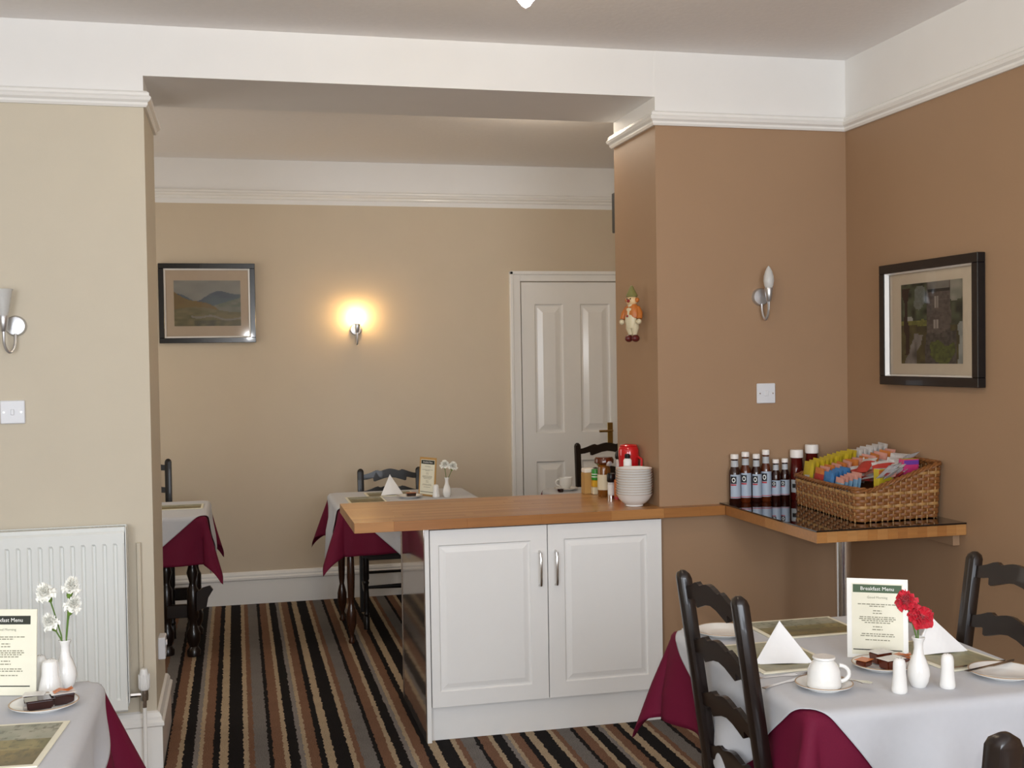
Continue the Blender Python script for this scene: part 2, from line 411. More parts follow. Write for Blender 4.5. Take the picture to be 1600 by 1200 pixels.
# ---------------------------------------------------------------- fitted cabinet, worktop, corner shelf
CX0, CX1, CY = -1.012, -.006, -.015
cab = thing('cupboard', 'white two-door kitchen cupboard under the oak worktop', 'cabinet', (-.509, 0, 0))
def rel(b, name, m, parent, base, kind=None):
    o = b.build(name, m, parent, kind=kind)
    o.location = tuple(-v for v in base); return o
cb = (-.509, 0, 0)
ca = MB().box(CX0+.02, CX1, CY+.02, .575, .14, .864)
rel(ca, 'carcass', 'cabinet_white', cab, cb)
rel(MB().box(CX0+.022, CX1, CY+.012, CY+.028, 0.001, .139), 'plinth', 'cabinet_white', cab, cb)
rel(MB().box(CX0, CX0+.018, -.034, .605, 0.001, .864, bev=.001), 'end_panel', 'cabinet_white', cab, cb)
rel(MB().box(CX0-.004, CX0-.0005, -.031, .600, 0.002, .862), 'mirror_sheet', 'mirror_brown', cab, cb)['label'] = 'glossy brown mirrored sheet'
rel(MB().box(CX0-.007, CX0+.001, .600, .608, 0.002, .862, bev=.001), 'edge_strip', 'chrome', cab, cb)['label'] = 'chrome edge strip'
for k, (x0, x1, hx) in enumerate(((CX0+.022, -.505, -.538), (-.501, CX1, -.470))):
    p = (-.957, -.575, .205, .797) if k == 0 else (-.432, -.070, .205, .797)
    d = MB(); panel_board(d, x0, x1, .143, .858, -.034, .02, [p], rec=.006, bev=.014)
    do = rel(d, 'door', 'cabinet_white', cab, cb)
    h = MB().tube([(hx, -.034, .750), (hx, -.058, .745), (hx, -.063, .725), (hx, -.063, .635), (hx, -.058, .615), (hx, -.034, .610)], .0055, 8)
    h.build('handle', 'steel', do)['label'] = 'slim steel bow handle'

ZT = .905
wt = thing('worktop', 'oak butcher-block worktop spanning the cupboard and the wall nook', 'worktop', (-.5, .26, .865))
def stave(x0, x1, y0, y1, parent, base, turn=False):
    m = MB().box(x0-base[0], x1-base[0], y0-base[1], y1-base[1], 0, ZT-.865, bev=.0007)
    return m.build('stave', 'oak_%d' % random.choice((0, 0, 1, 2, 3, 4)), parent)
WX0, WX1 = -1.292, -.002
ny = 16; y0 = -.057; dy = (.584+.057)/ny
for j in range(ny):
    x = WX0; first = True
    while x < WX1-.001:
        L_ = random.uniform(.28, .6) * (random.uniform(.3, 1) if first else 1); first = False
        x2 = min(WX1, x+L_)
        if WX1-x2 < .08: x2 = WX1
        stave(x, x2, y0+j*dy, y0+(j+1)*dy, wt, (-.5, .26)); x = x2
for (x0_, x1_) in ((WX1, .16), (.16, .2745)): stave(x0_, x1_, -.057, -.0005, wt, (-.5, .26))

sb = thing('corner_shelf', 'oak corner shelf with black glass top below the sconce, on a chrome leg', 'shelf', (.58, -.42, 0))
nx = 15; sx0, sx1, sy0, sy1 = .276, XR-.001, -.84, -.0005
for i in range(nx):
    xa, xb = sx0+(sx1-sx0)*i/nx, sx0+(sx1-sx0)*(i+1)/nx
    y = sy0; first = True
    while y < sy1-.001:
        y2 = min(sy1, y+random.uniform(.25, .5))
        if sy1-y2 < .08: y2 = sy1
        o = MB().box(xa-.58, xb-.58, y+.42, y2+.42, .865, ZT, bev=.0007).build('stave', 'oak_%d' % ((i*2+i//3) % 5 if first else random.randint(0, 4)), sb)
        first = False; y = y2
MB().box(sx0-.003-.58, sx1-.58, sy0-.004+.42, sy1+.42, ZT+.0005, ZT+.0065, bev=.001).build('glass_top', 'black_glass', sb)['label'] = 'dark glossy glass top'
MB().lathe([(.045, 0.001), (.045, .012), (.030, .016), (.030, .84), (.045, .846), (.045, .8648)], 28, (.545-.58, -.55+.42, 0)).build('leg', 'chrome', sb)['label'] = 'round chrome leg'
MB().box(sx1-.028-.58, sx1-.58, -.80+.42, -.02+.42, .82, .8648, bev=.001).build('batten', 'tan_paint', sb)['label'] = 'tan painted wall batten'
ZG = ZT + .0066

# ---------------------------------------------------------------- radiator and pipes
rad = thing('radiator', 'white fluted panel radiator on the cream wall', 'radiator', (-2.6, -.06, .249))
RX0, RX1, RZ0, RZ1, RYF = -3.2, -2.140, .249, .925, -.100
def rad_front():
    xs = []; pitch_ = .0372; b = MB(); prof = []
    x = RX1-.030
    prof.append((RX1-.006, RYF+.004)); prof.append((RX1-.012, RYF))
    while x-pitch_ > RX0+.02:
        prof += [(x, RYF), (x-.005, RYF+.006), (x-.0115, RYF+.006), (x-.0165, RYF)]; x -= pitch_
    prof.append((RX0, RYF))
    za, zb = RZ0+.045, RZ1-.045
    rows = []
    rows.append((RZ0, [(px_, RYF+.008) for px_, _ in prof])); rows.append((RZ0+.008, [(px_, RYF) for px_, _ in prof])); rows.append((za, [(px_, RYF) for px_, _ in prof]))
    rows.append((za+.008, prof)); rows.append((zb-.008, prof)); rows.append((zb, [(px_, RYF) for px_, _ in prof]))
    rows.append((RZ1-.008, [(px_, RYF) for px_, _ in prof])); rows.append((RZ1, [(px_, RYF+.008) for px_, _ in prof]))
    n = len(prof); vs = []; fs = []
    for z, p in rows: vs += [(q[0], q[1], z) for q in p]
    for i in range(len(rows)-1):
        for j in range(n-1): fs.append((i*n+j, i*n+j+1, (i+1)*n+j+1, (i+1)*n+j))
    b.add(vs, fs); b.box(RX0, RX1-.007, RYF+.009, RYF+.02, RZ0+.002, RZ1-.002)
    return b
rb = (-2.6, -.06, .249)
rel(rad_front(), 'front_panel', 'radiator_white', rad, rb)
rel(MB().box(RX0, RX1-.01, -.028, -.018, RZ0, RZ1), 'rear_panel', 'radiator_white', rad, rb)
rel(MB().box(RX1-.004, RX1, RYF+.006, -.016, RZ0+.03, RZ1+.012, bev=.001), 'side_cover', 'radiator_white', rad, rb)
g = MB()
k = RX0+.02
while k < RX1-.03:
    g.add([(k, RYF+.014, RZ1+.012), (k+.004, RYF+.014, RZ1+.012), (k+.022, -.02, RZ1+.012), (k+.018, -.02, RZ1+.012),
           (k, RYF+.014, RZ1+.002), (k+.004, RYF+.014, RZ1+.002), (k+.022, -.02, RZ1+.002), (k+.018, -.02, RZ1+.002)],
          [(0, 1, 2, 3), (4, 7, 6, 5), (0, 4, 5, 1), (1, 5, 6, 2), (2, 6, 7, 3), (3, 7, 4, 0)]); k += .0105
g.box(RX0, RX1-.005, RYF+.010, RYF+.015, RZ1-.004, RZ1+.014).box(RX0, RX1-.005, -.022, -.017, RZ1-.004, RZ1+.014)
rel(g, 'top_grille', 'radiator_white', rad, rb)
for x in (-2.4, -3.0): rel(MB().box(x-.02, x+.02, -.018, -.0005, .4, .8), 'wall_bracket', 'radiator_white', rad, rb)
vx, vy = -2.090, -.062
v_ = MB().tube([(RX1-.02, vy, .30), (vx, vy, .30)], .010).lathe([(.014, -.02), (.015, 0), (.014, .02)], 14, (vx, vy, .298)).lathe([(.008, -.04), (.008, 0)], 10, (vx, vy, .29))
rel(v_, 'valve_body', 'steel', rad, rb)
vh = MB().lathe([(.017, .318), (.020, .324), (.021, .345), (.017, .375), (.014, .392), (.012, .397)], 18, (vx, vy, 0))
for k in range(12):
    a = k*PI/6; vh.box(vx+.0195*math.cos(a)-.0015, vx+.0195*math.cos(a)+.0015, vy+.0195*math.sin(a)-.0015, vy+.0195*math.sin(a)+.0015, .326, .376)
rel(vh, 'valve_head', 'cabinet_white', rad, rb)['label'] = 'ribbed white thermostatic head'
rel(MB().tube([(vx, vy, .252), (vx, vy, 0.002)], .0075), 'pipe', 'white_gloss', rad, rb)
struct(MB().tube([(-2.103, -.0095, .22), (-2.103, -.0095, .865)], .009).build('trim_5', 'cream_paint'))

# ---------------------------------------------------------------- switches, socket, sconces
def switch_plate(name, label, x, z, toggle):
    t = thing(name, label, 'switch', (x, 0, z))
    MB().box(-.043, .043, -.010, -.0005, -.043, .043, bev=.003).build('plate', 'switch_plastic', t)
    for sx in (-.030, .030): MB().lathe([(.003, 0), (.003, .0015)], 10, M=T(sx, -.010, 0) @ RX(PI/2)).build('screw', 'steel', t)
    if toggle: MB().box(-.006, .006, -.015, -.0095, -.011, .011, bev=.002).build('rocker', 'switch_plastic', t)
    else:
        MB().box(-.009, .009, -.014, -.0095, -.012, .012, bev=.002).build('rocker', 'switch_plastic', t)
    return t
switch_plate('light_switch', 'white light switch on the cream wall at the far left', -2.536, 1.372, True)
switch_plate('light_switch', 'white light switch on the tan wall below the sconce', .492, 1.375, False)
t = thing('wall_socket', 'small white socket low on the side of the opening', 'socket', (XL, .16, .424), PI/2)
MB().box(-.043, .043, -.028, -.0005, -.043, .043, bev=.003).build('plate', 'switch_plastic', t)
MB().lathe([(.004, 0), (.004, .002)], 10, M=T(.03, -.028, .01) @ RX(PI/2)).build('screw', 'steel', t)
MB().box(-.012, .012, -.033, -.0275, .005, .025, bev=.002).build('rocker', 'switch_plastic', t)

FLAME = [(.013, 0), (.019, .015), (.0225, .035), (.021, .055), (.015, .075), (.008, .090), (.002, .098), (0, .099)]
def sconce(label, x, y, z, shade, glass, rz=0.0, off=.026):
    t = thing('wall_sconce', label, 'lamp', (x, y, z), 0.0, 'metal wall sconces')
    MB().lathe([(.038, .0005), (.038, .010), (.033, .017), (.010, .020), (0, .020)], 26, M=RX(PI/2)).build('backplate', 'brushed_metal', t)
    dx = math.sin(rz)*.0 + off
    pts = [(0, -.018, -.030)]
    for k in range(15):
        a = PI*k/14
        pts.append((dx/2 - dx/2*math.cos(a), -.020-.040*k/14, -.055-.042*math.sin(a)))
    pts.append((dx, -.062, -.02))
    MB().tube(pts, .0055, 8).build('arm', 'brushed_metal', t)
    MB().lathe([(.007, -.022), (.010, -.018), (.019, .035), (.0185, .036), (.012, .03)], 22, (dx, -.062, 0)).build('cup', 'brushed_metal', t)
    MB().lathe([(r, zz+.031) for r, zz in shade], 24, (dx, -.062, 0)).build('shade', glass, t)
    return t
def flute_shade():
    p = [(.014, 0), (.020, .02), (.027, .06), (.033, .095), (.036, .102), (.033, .101), (.025, .06), (.012, .006)]
    return p
sconce('silver wall sconce with unlit flame shade on the tan wall', .470, 0, 1.790, FLAME, 'frosted_glass', off=.012)
sconce('silver wall sconce with flared glass shade at the left picture edge', -2.518, 0, 1.690, flute_shade(), 'frosted_glass', off=-.032)
lit = sconce('lit wall sconce with glowing shade in the back room', -.969, YB, 1.741, FLAME, 'lit_glass', off=.004)

# ceiling light, only the tip of its lowest glass shows
cl = thing('ceiling_light', 'lit ceiling light with pointed glass shade above the room', 'lamp', (-.905, -1.36, HC))
MB().lathe([(.075, -.0005), (.075, -.012), (.06, -.03), (.02, -.04), (.012, -.06), (.012, -.09)], 26).build('canopy', 'brass', cl)
MB().lathe([(.020, -.085), (.032, -.10), (.036, -.12), (.034, -.122), (.014, -.10)], 22).build('shade_cap', 'brass', cl)
MB().lathe([(.030, -.118), (.042, -.15), (.044, -.18), (.038, -.22), (.026, -.252), (.012, -.270), (0, -.278)], 22).build('shade', 'lamp_lit_glass', cl)


# ---------------------------------------------------------------- pictures
def hsh(x, y, s=0):
    v = math.sin(x*127.1+y*311.7+s*74.7)*43758.5453; return v-math.floor(v)
def vn(x, y, s=0):
    xi, yi = math.floor(x), math.floor(y); fx, fy = x-xi, y-yi; fx = fx*fx*(3-2*fx); fy = fy*fy*(3-2*fy)
    return (hsh(xi, yi, s)*(1-fx)+hsh(xi+1, yi, s)*fx)*(1-fy)+(hsh(xi, yi+1, s)*(1-fx)+hsh(xi+1, yi+1, s)*fx)*fy
def mixc(a, b, t): t = max(0, min(1, t)); return tuple(a[i]*(1-t)+b[i]*t for i in range(3))
def hexc(h): return lin(h)[:3]
def print_sheet(name, w, h, fn, parent, M, nx=64, ny=56, label=None):
    me = bpy.data.meshes.new(name); vs = []; fs = []; cs_ = []
    for j in range(ny+1):
        for i in range(nx+1): vs.append(M @ Vector(((i/nx-.5)*w, (j/ny-.5)*h, 0)))
    for j in range(ny):
        for i in range(nx):
            a = j*(nx+1)+i; fs.append((a, a+1, a+nx+2, a+nx+1))
    me.from_pydata(vs, [], fs); ca_ = me.color_attributes.new('print', 'FLOAT_COLOR', 'CORNER')
    buf = []
    for j in range(ny):
        for i in range(nx):
            c = fn((i+.5)/nx, (j+.5)/ny)
            buf += [*c, 1]*4
    ca_.data.foreach_set('color', buf)
    me.materials.append(MATS['printed_picture'])
    o = bpy.data.objects.new(name, me); COL.objects.link(o); o.parent = parent
    if label: o['label'] = label
    return o
def landscape(u, v):
    sky = mixc(hexc('#8e8a80'), hexc('#a39d90'), vn(u*5, v*9, 1))
    far_h = .72 - .16*math.exp(-((u-.33)/.16)**2) + .07*math.exp(-((u-.68)/.16)**2) - .03*u
    left_h = .76 - .62*u - .05*math.sin(u*9)
    right_h = .36 + .42*(u-.38)
    c = sky
    if v < far_h: c = mixc(hexc('#4d5663'), hexc('#5f6a6e'), vn(u*8, v*14, 2))
    if v < right_h and u > .3: c = mixc(hexc('#6f7560'), hexc('#8f8a78'), vn(u*10, v*18, 3)*1.1)
    if v < left_h: c = mixc(hexc('#7a5c2a'), hexc('#8d7238'), vn(u*9, v*9, 4))
    if v < .36+.06*math.sin(u*5): c = mixc(hexc('#6d6238'), hexc('#8b7c50'), vn(u*12, v*22, 5))
    if abs(v-(.22-.12*(u-.3)+.03*math.sin(u*14))) < .022 and u > .25: c = mixc(hexc('#9c9282'), c, .25)
    if v < .12 and .3 < u: c = mixc(hexc('#4e4a34'), c, vn(u*14, v*12, 6))
    return c
def stonehouse(u, v):
    n = vn(u*14, v*14, 7); n2 = vn(u*36, v*36, 8); n4 = vn(u*7+3, v*7, 21)
    wu, wv = u+(n4-.5)*.10, v+(vn(u*8, v*8+5, 22)-.5)*.10        # ragged edges for leaves and ground
    c = mixc(hexc('#262c22'), hexc('#6a7358'), n*1.3-.15)           # trees
    if ((wu-.33)/.10)**2+((wv-.82)/.16)**2 < 1: c = mixc(hexc('#8f9493'), hexc('#7a8077'), n2)
    if wu > .80 and wv > .78: c = mixc(hexc('#b3aea6'), hexc('#8a8f82'), n)
    if wv < .50: c = mixc(hexc('#3f3926'), hexc('#6a6136'), n)
    if abs(wv-.505) < .030 and u < .44: c = mixc(hexc('#99974e'), hexc('#6f7236'), n2)
    if ((u-.15)/.055)**2+((v-.56)/.03)**2 < 1: c = hexc('#b9bab8')
    if u < .16+.03*n and .1 < v < .95 and abs(wu-.09) < .03: c = hexc('#3a251c')
    if wv < .40 and abs(wu-(.16+.34*wv)) < .085: c = mixc(hexc('#4f4945'), hexc('#a09a97'), vn(u*24, v*9, 9))   # stream
    if .43 < u < .84-.05*n4 and v > .30: c = mixc(hexc('#4c4341'), hexc('#7d716b'), n2*.7+.3*vn(u*12, v*60, 12))  # tower
    if .40+.02*n4 < u < .90 and wv < .37: c = mixc(hexc('#3a3634'), hexc('#68605a'), n2)                       # lower wall
    if .46 < u < .80 and v > .905: c = mixc(hexc('#96928d'), hexc('#7d7975'), n)                               # roof
    if .45 < u < .82 and .875 < v < .905: c = hexc('#2b2927')
    for (a, b_, z0, z1) in ((.56, .63, .68, .82), (.545, .625, .43, .535)):
        if a < u < b_ and z0 < v < z1:
            c = hexc('#b5ada7')
            if abs(u-(a+b_)/2) < .008 or abs(v-(z0+z1)/2) < .008: c = hexc('#7f7874')
    if ((wu-.66)/.20)**2+((wv-.14)/.12)**2 < 1: c = mixc(hexc('#6f7a34'), hexc('#454c26'), n2)                 # bushes
    if wu > .93 and wv < .52: c = mixc(hexc('#8f9594'), hexc('#b9bcba'), n)
    return c
def picture(name, label, loc, rz, w, h, face, depth, mount_m, pw, ph, fn, lip, group=None):
    """local frame: x along wall, -y out of the wall, origin at centre"""
    t = thing(name, label, 'picture', loc, rz)
    f = MB(); yo = -depth
    f.box(-w/2, w/2, yo, -.0005, h/2-face, h/2, bev=.002).box(-w/2, w/2, yo, -.0005, -h/2, -h/2+face, bev=.002)
    f.box(-w/2, -w/2+face, yo, -.0005, -h/2+face, h/2-face, bev=.002).box(w/2-face, w/2, yo, -.0005, -h/2+face, h/2-face, bev=.002)
    f.build('frame', 'frame_black', t)
    iw, ih = w/2-face, h/2-face; L_ = MB()
    def ring(a, b, ya, yb):
        o_ = [(-a[0], ya, -a[1]), (a[0], ya, -a[1]), (a[0], ya, a[1]), (-a[0], ya, a[1])]; i_ = [(-b[0], yb, -b[1]), (b[0], yb, -b[1]), (b[0], yb, b[1]), (-b[0], yb, b[1])]
        L_.add(o_+i_, [(k, (k+1) % 4, 4+(k+1) % 4, 4+k) for k in range(4)])
    ring((iw-.0003, ih-.0003), (iw-lip, ih-lip), yo+.004, -.012)
    L_.build('inner_lip', 'glare_lip', t)['label'] = 'inner lip painted white for the flash glare'
    MB().box(-iw, iw, -.008, -.002, -ih, ih).build('mount', mount_m, t)
    print_sheet('print', pw, ph, fn, t, T(0, -.0088, 0) @ RX(PI/2))
    MB().add([(-iw+lip, -.0125, -ih+lip), (iw-lip, -.0125, -ih+lip), (iw-lip, -.0125, ih-lip), (-iw+lip, -.0125, ih-lip)], [(0, 1, 2, 3)]).build('glazing', 'picture_glass', t)
    return t
def glass_sheet():
    m = bpy.data.materials.new('picture_glass'); m.use_nodes = True; nt = m.node_tree
    nt.nodes.remove(nt.nodes['Principled BSDF']); out = nt.nodes['Material Output']
    tr = nt.nodes.new('ShaderNodeBsdfTransparent'); gl = nt.nodes.new('ShaderNodeBsdfGlossy'); gl.inputs['Roughness'].default_value = .04
    fz = nt.nodes.new('ShaderNodeFresnel'); fz.inputs['IOR'].default_value = 1.45
    n = nt.nodes.new('ShaderNodeTexNoise'); n.inputs['Scale'].default_value = 3
    bp = nt.nodes.new('ShaderNodeBump'); bp.inputs['Strength'].default_value = .02; nt.links.new(n.outputs['Fac'], bp.inputs['Height']); nt.links.new(bp.outputs['Normal'], gl.inputs['Normal'])
    mx = nt.nodes.new('ShaderNodeMixShader'); nt.links.new(fz.outputs[0], mx.inputs[0]); nt.links.new(tr.outputs[0], mx.inputs[1]); nt.links.new(gl.outputs[0], mx.inputs[2])
    nt.links.new(mx.outputs[0], out.inputs['Surface']); MATS['picture_glass'] = m
glass_sheet()
picture('framed_painting', 'black framed valley landscape painting on the beige back wall', (-1.895, YB-.0075, 1.913), 0, .586, .497, .032, .030, 'mount_beige', .405, .285, landscape, .010).rotation_euler = (.0165, 0, -.0095)   # hangs leaning a little forward
picture('framed_photograph', 'black framed photograph of a stone house on the tan side wall', (XR, -.636, 1.656), -PI/2, .645, .487, .036, .034, 'mount_card', .40, .315, stonehouse, .006)

# loudspeaker peeping past the far edge of the pier
sp = thing('loudspeaker', 'small black loudspeaker just showing behind the tan pier, high up', 'speaker', (.092, YT, 2.13))
MB().box(-.066, .06, .0205, .12, 0, .19, bev=.004).build('cabinet', 'black_plastic', sp)
MB().lathe([(.04, 0), (.042, .003), (.030, .002), (.012, -.004), (0, -.002)], 20, M=T(0, .1205, .08) @ RX(-PI/2)).build('speaker_cone', 'black_plastic', sp)
MB().box(-.015, .015, .0005, .021, .06, .13).build('bracket', 'black_plastic', sp)

# clown figurine on the side of the pier (local: x along wall, -y out, z up)
cw = thing('clown_figurine', 'painted clown figurine hanging on the side of the tan pier', 'ornament', (-.030, .180, 1.605), -1.0)
MB().lathe([(.024, .196), (.026, .202), (.016, .222), (.006, .243), (0, .246)], 16, (0, -.028, 0)).build('hat', 'clown_green', cw)
hd = MB().ball((0, -.028, .180), .026, sc=(1, .9, .95)).build('head', 'clown_skin', cw)
MB().ball((0, -.053, .178), .0075).build('nose', 'clown_red', hd)
MB().ball((-.009, -.050, .187), .003).ball((.009, -.050, .187), .003).build('eyes', 'black_plastic', hd)
MB().ball((-.027, -.026, .182), .010).ball((.027, -.026, .182), .010).build('hair', 'clown_orange', hd)
MB().lathe([(.022, .164), (.034, .150), (.040, .120), (.038, .105), (.03, .10)], 18, (0, -.026, 0), sy=.72).build('coat', 'clown_orange', cw)
MB().lathe([(.014, .163), (.024, .145), (.029, .110), (.030, .090), (.022, .060)], 18, (0, -.034, 0), sy=.75).ball((0, -.062, .112), .005, 1).build('shirt', ['clown_cream', 'clown_red'], cw)
for s in (-1, 1):
    a = MB().tube([(s*.028, -.024, .150), (s*.043, -.028, .125), (s*.046, -.036, .100)], [.011, .013, .012], 10).ball((s*.046, -.040, .088), .012, 1)
    a.build('arm', ['clown_orange', 'clown_cream'], cw)
    lg = MB().tube([(s*.011, -.026, .095), (s*.014, -.026, .060), (s*.010, -.024, .032)], [.020, .018, .010], 12)
    lg.build('trouser_leg', 'clown_cream', cw)
    MB().ball((s*.018, -.028, .016), .016, sc=(1, 1.3, 1)).build('shoe', 'clown_shoe', cw)
MB().lathe([(.028, 0), (.028, .005)], 16, M=T(0, -.0005, .13) @ RX(PI/2)).tube([(0, -.004, .13), (0, -.02, .13)], .006).build('hanger', 'clown_shoe', cw)
#@@PART2
# ---------------------------------------------------------------- chairs (local: sits facing +y, back at y=0, x across)
def rail_outline(w):
    """wavy ladder-back rail, centred, width w"""
    up = [(0, .014), (.08, .017), (.16, .024), (.24, .033), (.285, .036), (.315, .032), (.345, .031), (.40, .036), (.46, .040), (.5, .041)]
    dn = [(0, -.012), (.10, -.010), (.19, -.004), (.205, -.005), (.21, -.019), (.235, -.021), (.30, -.015), (.40, -.006), (.5, -.002)]
    full_up = up + [(1-t, z) for t, z in up[-2::-1]]; full_dn = dn + [(1-t, z) for t, z in dn[-2::-1]]
    return [((t-.5)*w, (z-.008)*1.22) for t, z in full_up] + [((t-.5)*w, (z-.008)*1.22) for t, z in full_dn[::-1]]
TURN = [(.017, 0.001), (.017, .07), (.013, .075), (.018, .085), (.013, .095), (.019, .13), (.015, .20), (.013, .25), (.018, .262), (.013, .272), (.018, .285), (.018, .40)]
def chair(label, loc, rz, h=.95, rails=4, gap=None, seat_m='dark_wood', wood='dark_wood', cushion=None, w=.37, seat_h=.44, depth=.40, rake=.10, group=None, post=1.0):
    t = thing('ladder_back_chair', label, 'chair', loc, rz, group)
    def yb(z): return 0.0 if z < seat_h else -(z-seat_h)*rake/ .5*.62
    for s in (-1, 1):
        pts = []; rr = []
        for z in (0.002, .2, seat_h, seat_h+.15, seat_h+.3, h-.02, h-.008, h):
            pts.append((s*w/2*(1-.0*z), yb(z), z)); rr.append(.0185 if z < h-.01 else (.015 if z < h-.001 else .006))
        pm_ = MB(); ns = 12; vs = []; fs = []
        for p_, r_ in zip(pts, rr):
            for k in range(ns):
                a = 2*PI*(k+.5)/ns; q = (abs(math.cos(a))**4+abs(math.sin(a))**4)**-.25
                vs.append((p_[0]+r_*1.08*post*q*math.cos(a), p_[1]+r_*.86*post*q*math.sin(a), p_[2]))
        for i in range(len(pts)-1):
            for k in range(ns): k2 = (k+1) % ns; fs.append((i*ns+k, i*ns+k2, (i+1)*ns+k2, (i+1)*ns+k))
        fs.append(tuple(range(ns))[::-1]); fs.append(tuple((len(pts)-1)*ns+k for k in range(ns)))
        pm_.add(vs, fs, 0, True).build('rear_post', wood, t)
        fx = s*(w/2+.03)
        MB().lathe([(r, z*seat_h/.42) for r, z in TURN], 12, (fx, depth, 0)).build('leg', wood, t)
        MB().tube([(s*w/2, 0, .19), (s*(w/2+.015), depth/2, .19), (fx, depth, .19)], [.008, .012, .008], 8).build('stretcher', wood, t)
    MB().tube([(-w/2-.03, depth, .24), (0, depth, .24), (w/2+.03, depth, .24)], [.008, .014, .008], 8).build('stretcher', wood, t)
    MB().tube([(-w/2, 0, .24), (w/2, 0, .24)], .009, 8).build('stretcher', wood, t)
    top = h-.045; n = rails; lo = seat_h+.095 if gap is None else top-gap*(n-1)
    for k in range(n):
        z = top-(top-lo)*k/(n-1) if n > 1 else top
        a = math.atan2(yb(z+.05)-yb(z-.05), .1)
        M = T(0, yb(z)+.006, z) @ RX(PI/2-a)
        MB().prism(rail_outline(w-.012), .012, M).build('rail', wood, t)
    sb_ = MB(); bm = bmesh.new()
    o = [(-w/2-.012, -.012), (w/2+.012, -.012), (w/2+.048, depth+.015), (-w/2-.048, depth+.015)]
    b0 = [bm.verts.new((x, y, seat_h-.035)) for x, y in o]; b1 = [bm.verts.new((x, y, seat_h)) for x, y in o]
    bm.faces.new(b0[::-1]); bm.faces.new(b1)
    for i in range(4): bm.faces.new((b0[i], b0[(i+1) % 4], b1[(i+1) % 4], b1[i]))
    bmesh.ops.bevel(bm, geom=bm.edges[:], offset=.010, segments=2, affect='EDGES')
    sb_.bm(bm).build('seat', seat_m, t)
    if cushion:
        c = MB(); nx_, ny_ = 12, 12; vs = []; fs = []
        for sgn in (1, -1):
            for j in range(ny_+1):
                for i in range(nx_+1):
                    u, v = i/nx_*2-1, j/ny_*2-1; e = (1-u**4)*(1-v**4)
                    vs.append((u*(w/2-.012+.02*(v+1)), depth/2+.01+v*(depth/2-.018), seat_h+.020+sgn*(.019*max(0, e)**.5)))
        N_ = (nx_+1)*(ny_+1)
        for q in range(2):
            for j in range(ny_):
                for i in range(nx_):
                    a = q*N_+j*(nx_+1)+i; fs.append((a, a+1, a+nx_+2, a+nx_+1))
        c.add(vs, fs, 0, True).build('cushion', cushion, t)['label'] = 'red fabric seat cushion'
    return t

# ---------------------------------------------------------------- tables and cloths
def rounded_top(a, b, z0, z1, r=.02):
    m = MB(); return m.box(-a, a, -b, b, z0, z1, bev=.006)
LEGP = [(.022, .001), (.026, .02), (.014, .05), (.012, .07), (.030, .14), (.033, .18), (.020, .215), (.016, .23), (.022, .27), (.027, .38), (.022, .50), (.016, .52), (.026, .535), (.018, .55), (.028, .57), (.028, .70)]
def table(label, loc, a, b, wood, legs=None, profile=None, rz=0.0):
    t = thing('dining_table', label, 'table', loc, rz)
    rounded_top(a, b, .715, .742).build('table_top', wood, t)
    f = MB(); f.box(-a+.06, a-.06, b-.08, b-.06, .63, .715).box(-a+.06, a-.06, -b+.06, -b+.08, .63, .715).box(-a+.06, -a+.08, -b+.08, b-.08, .63, .715).box(a-.08, a-.06, -b+.08, b-.08, .63, .715)
    f.build('apron', wood, t)
    for (x, y) in (legs or [(sx*(a-.065), sy*(b-.065)) for sx in (-1, 1) for sy in (-1, 1)]):
        MB().lathe([(r, z*.715/.70) for r, z in (profile or LEGP)], 16, (x, y, 0)).build('leg', wood, t)
    return t
def drape_pt(x, y, a, b, zt, rnd, flare, off, seed, wav, rest=''):
    """maps a flat cloth point to its hanging place; a, b = half sizes of the table"""
    sx = max(0, abs(x)-a); sy = max(0, abs(y)-b)
    gx, gy = (1 if x > 0 else -1), (1 if y > 0 else -1)
    bx, by = max(-a, min(a, x)), max(-b, min(b, y))
    rho = math.hypot(sx, sy)
    if rho < 1e-9:
        return (x, y, zt)
    th = math.atan2(sy, sx)
    arc = rnd*PI/2
    if rho < arc: o = rnd*math.sin(rho/rnd); d = rnd*(1-math.cos(rho/rnd))
    else: o = rnd; d = rnd+(rho-arc)
    cornr = math.sin(2*th)
    fl = flare*cornr*max(0, rho-arc)
    ax = bx if sx == 0 else by
    along = by if sx > sy else bx
    w = wav*max(0, min(1, (rho-arc)/.15))*(math.sin(along*17+seed)+.6*math.sin(along*31+seed*2.3))
    if cornr > .02: w *= .4
    out = o+off+fl+w+.012*max(0, rho-arc)/.2
    d *= math.sqrt(max(.2, 1-(flare*cornr)**2*.9))
    side = ('r' if x > 0 else 'l') if sx > sy else ('b' if y > 0 else 'f')
    if side in rest and d > .262: out -= (d-.262)*.9; d = .262+(d-.262)*.04   # lies on the chair seat
    return (bx+gx*out*math.cos(th), by+gy*out*math.sin(th), zt-d)
def cloth(name, label, loc, a, b, m, zt, kind, ext, rnd, flare, off, seed, wav, cat='tablecloth', rz=0.0, n=90, group=None, rest=''):
    vs = []; fs = []
    for j in range(n+1):
        for i in range(n+1):
            p, q = i/n*2-1, j/n*2-1
            if kind == 'square': x, y = p*(a+ext), q*(b+ext)
            else: x, y = (p-q)*a*ext, (p+q)*b*ext
            vs.append(drape_pt(x, y, a, b, zt, rnd, flare, off, seed, wav, rest))
    for j in range(n):
        for i in range(n): k = j*(n+1)+i; fs.append((k, k+1, k+n+2, k+n+1))
    o = MB().add(vs, fs, 0, True).build(name, m, loc=loc, rot=rz)
    sol = o.modifiers.new('thick', 'SOLIDIFY'); sol.thickness = .0012; sol.offset = 1
    return tag(o, label, cat, group)
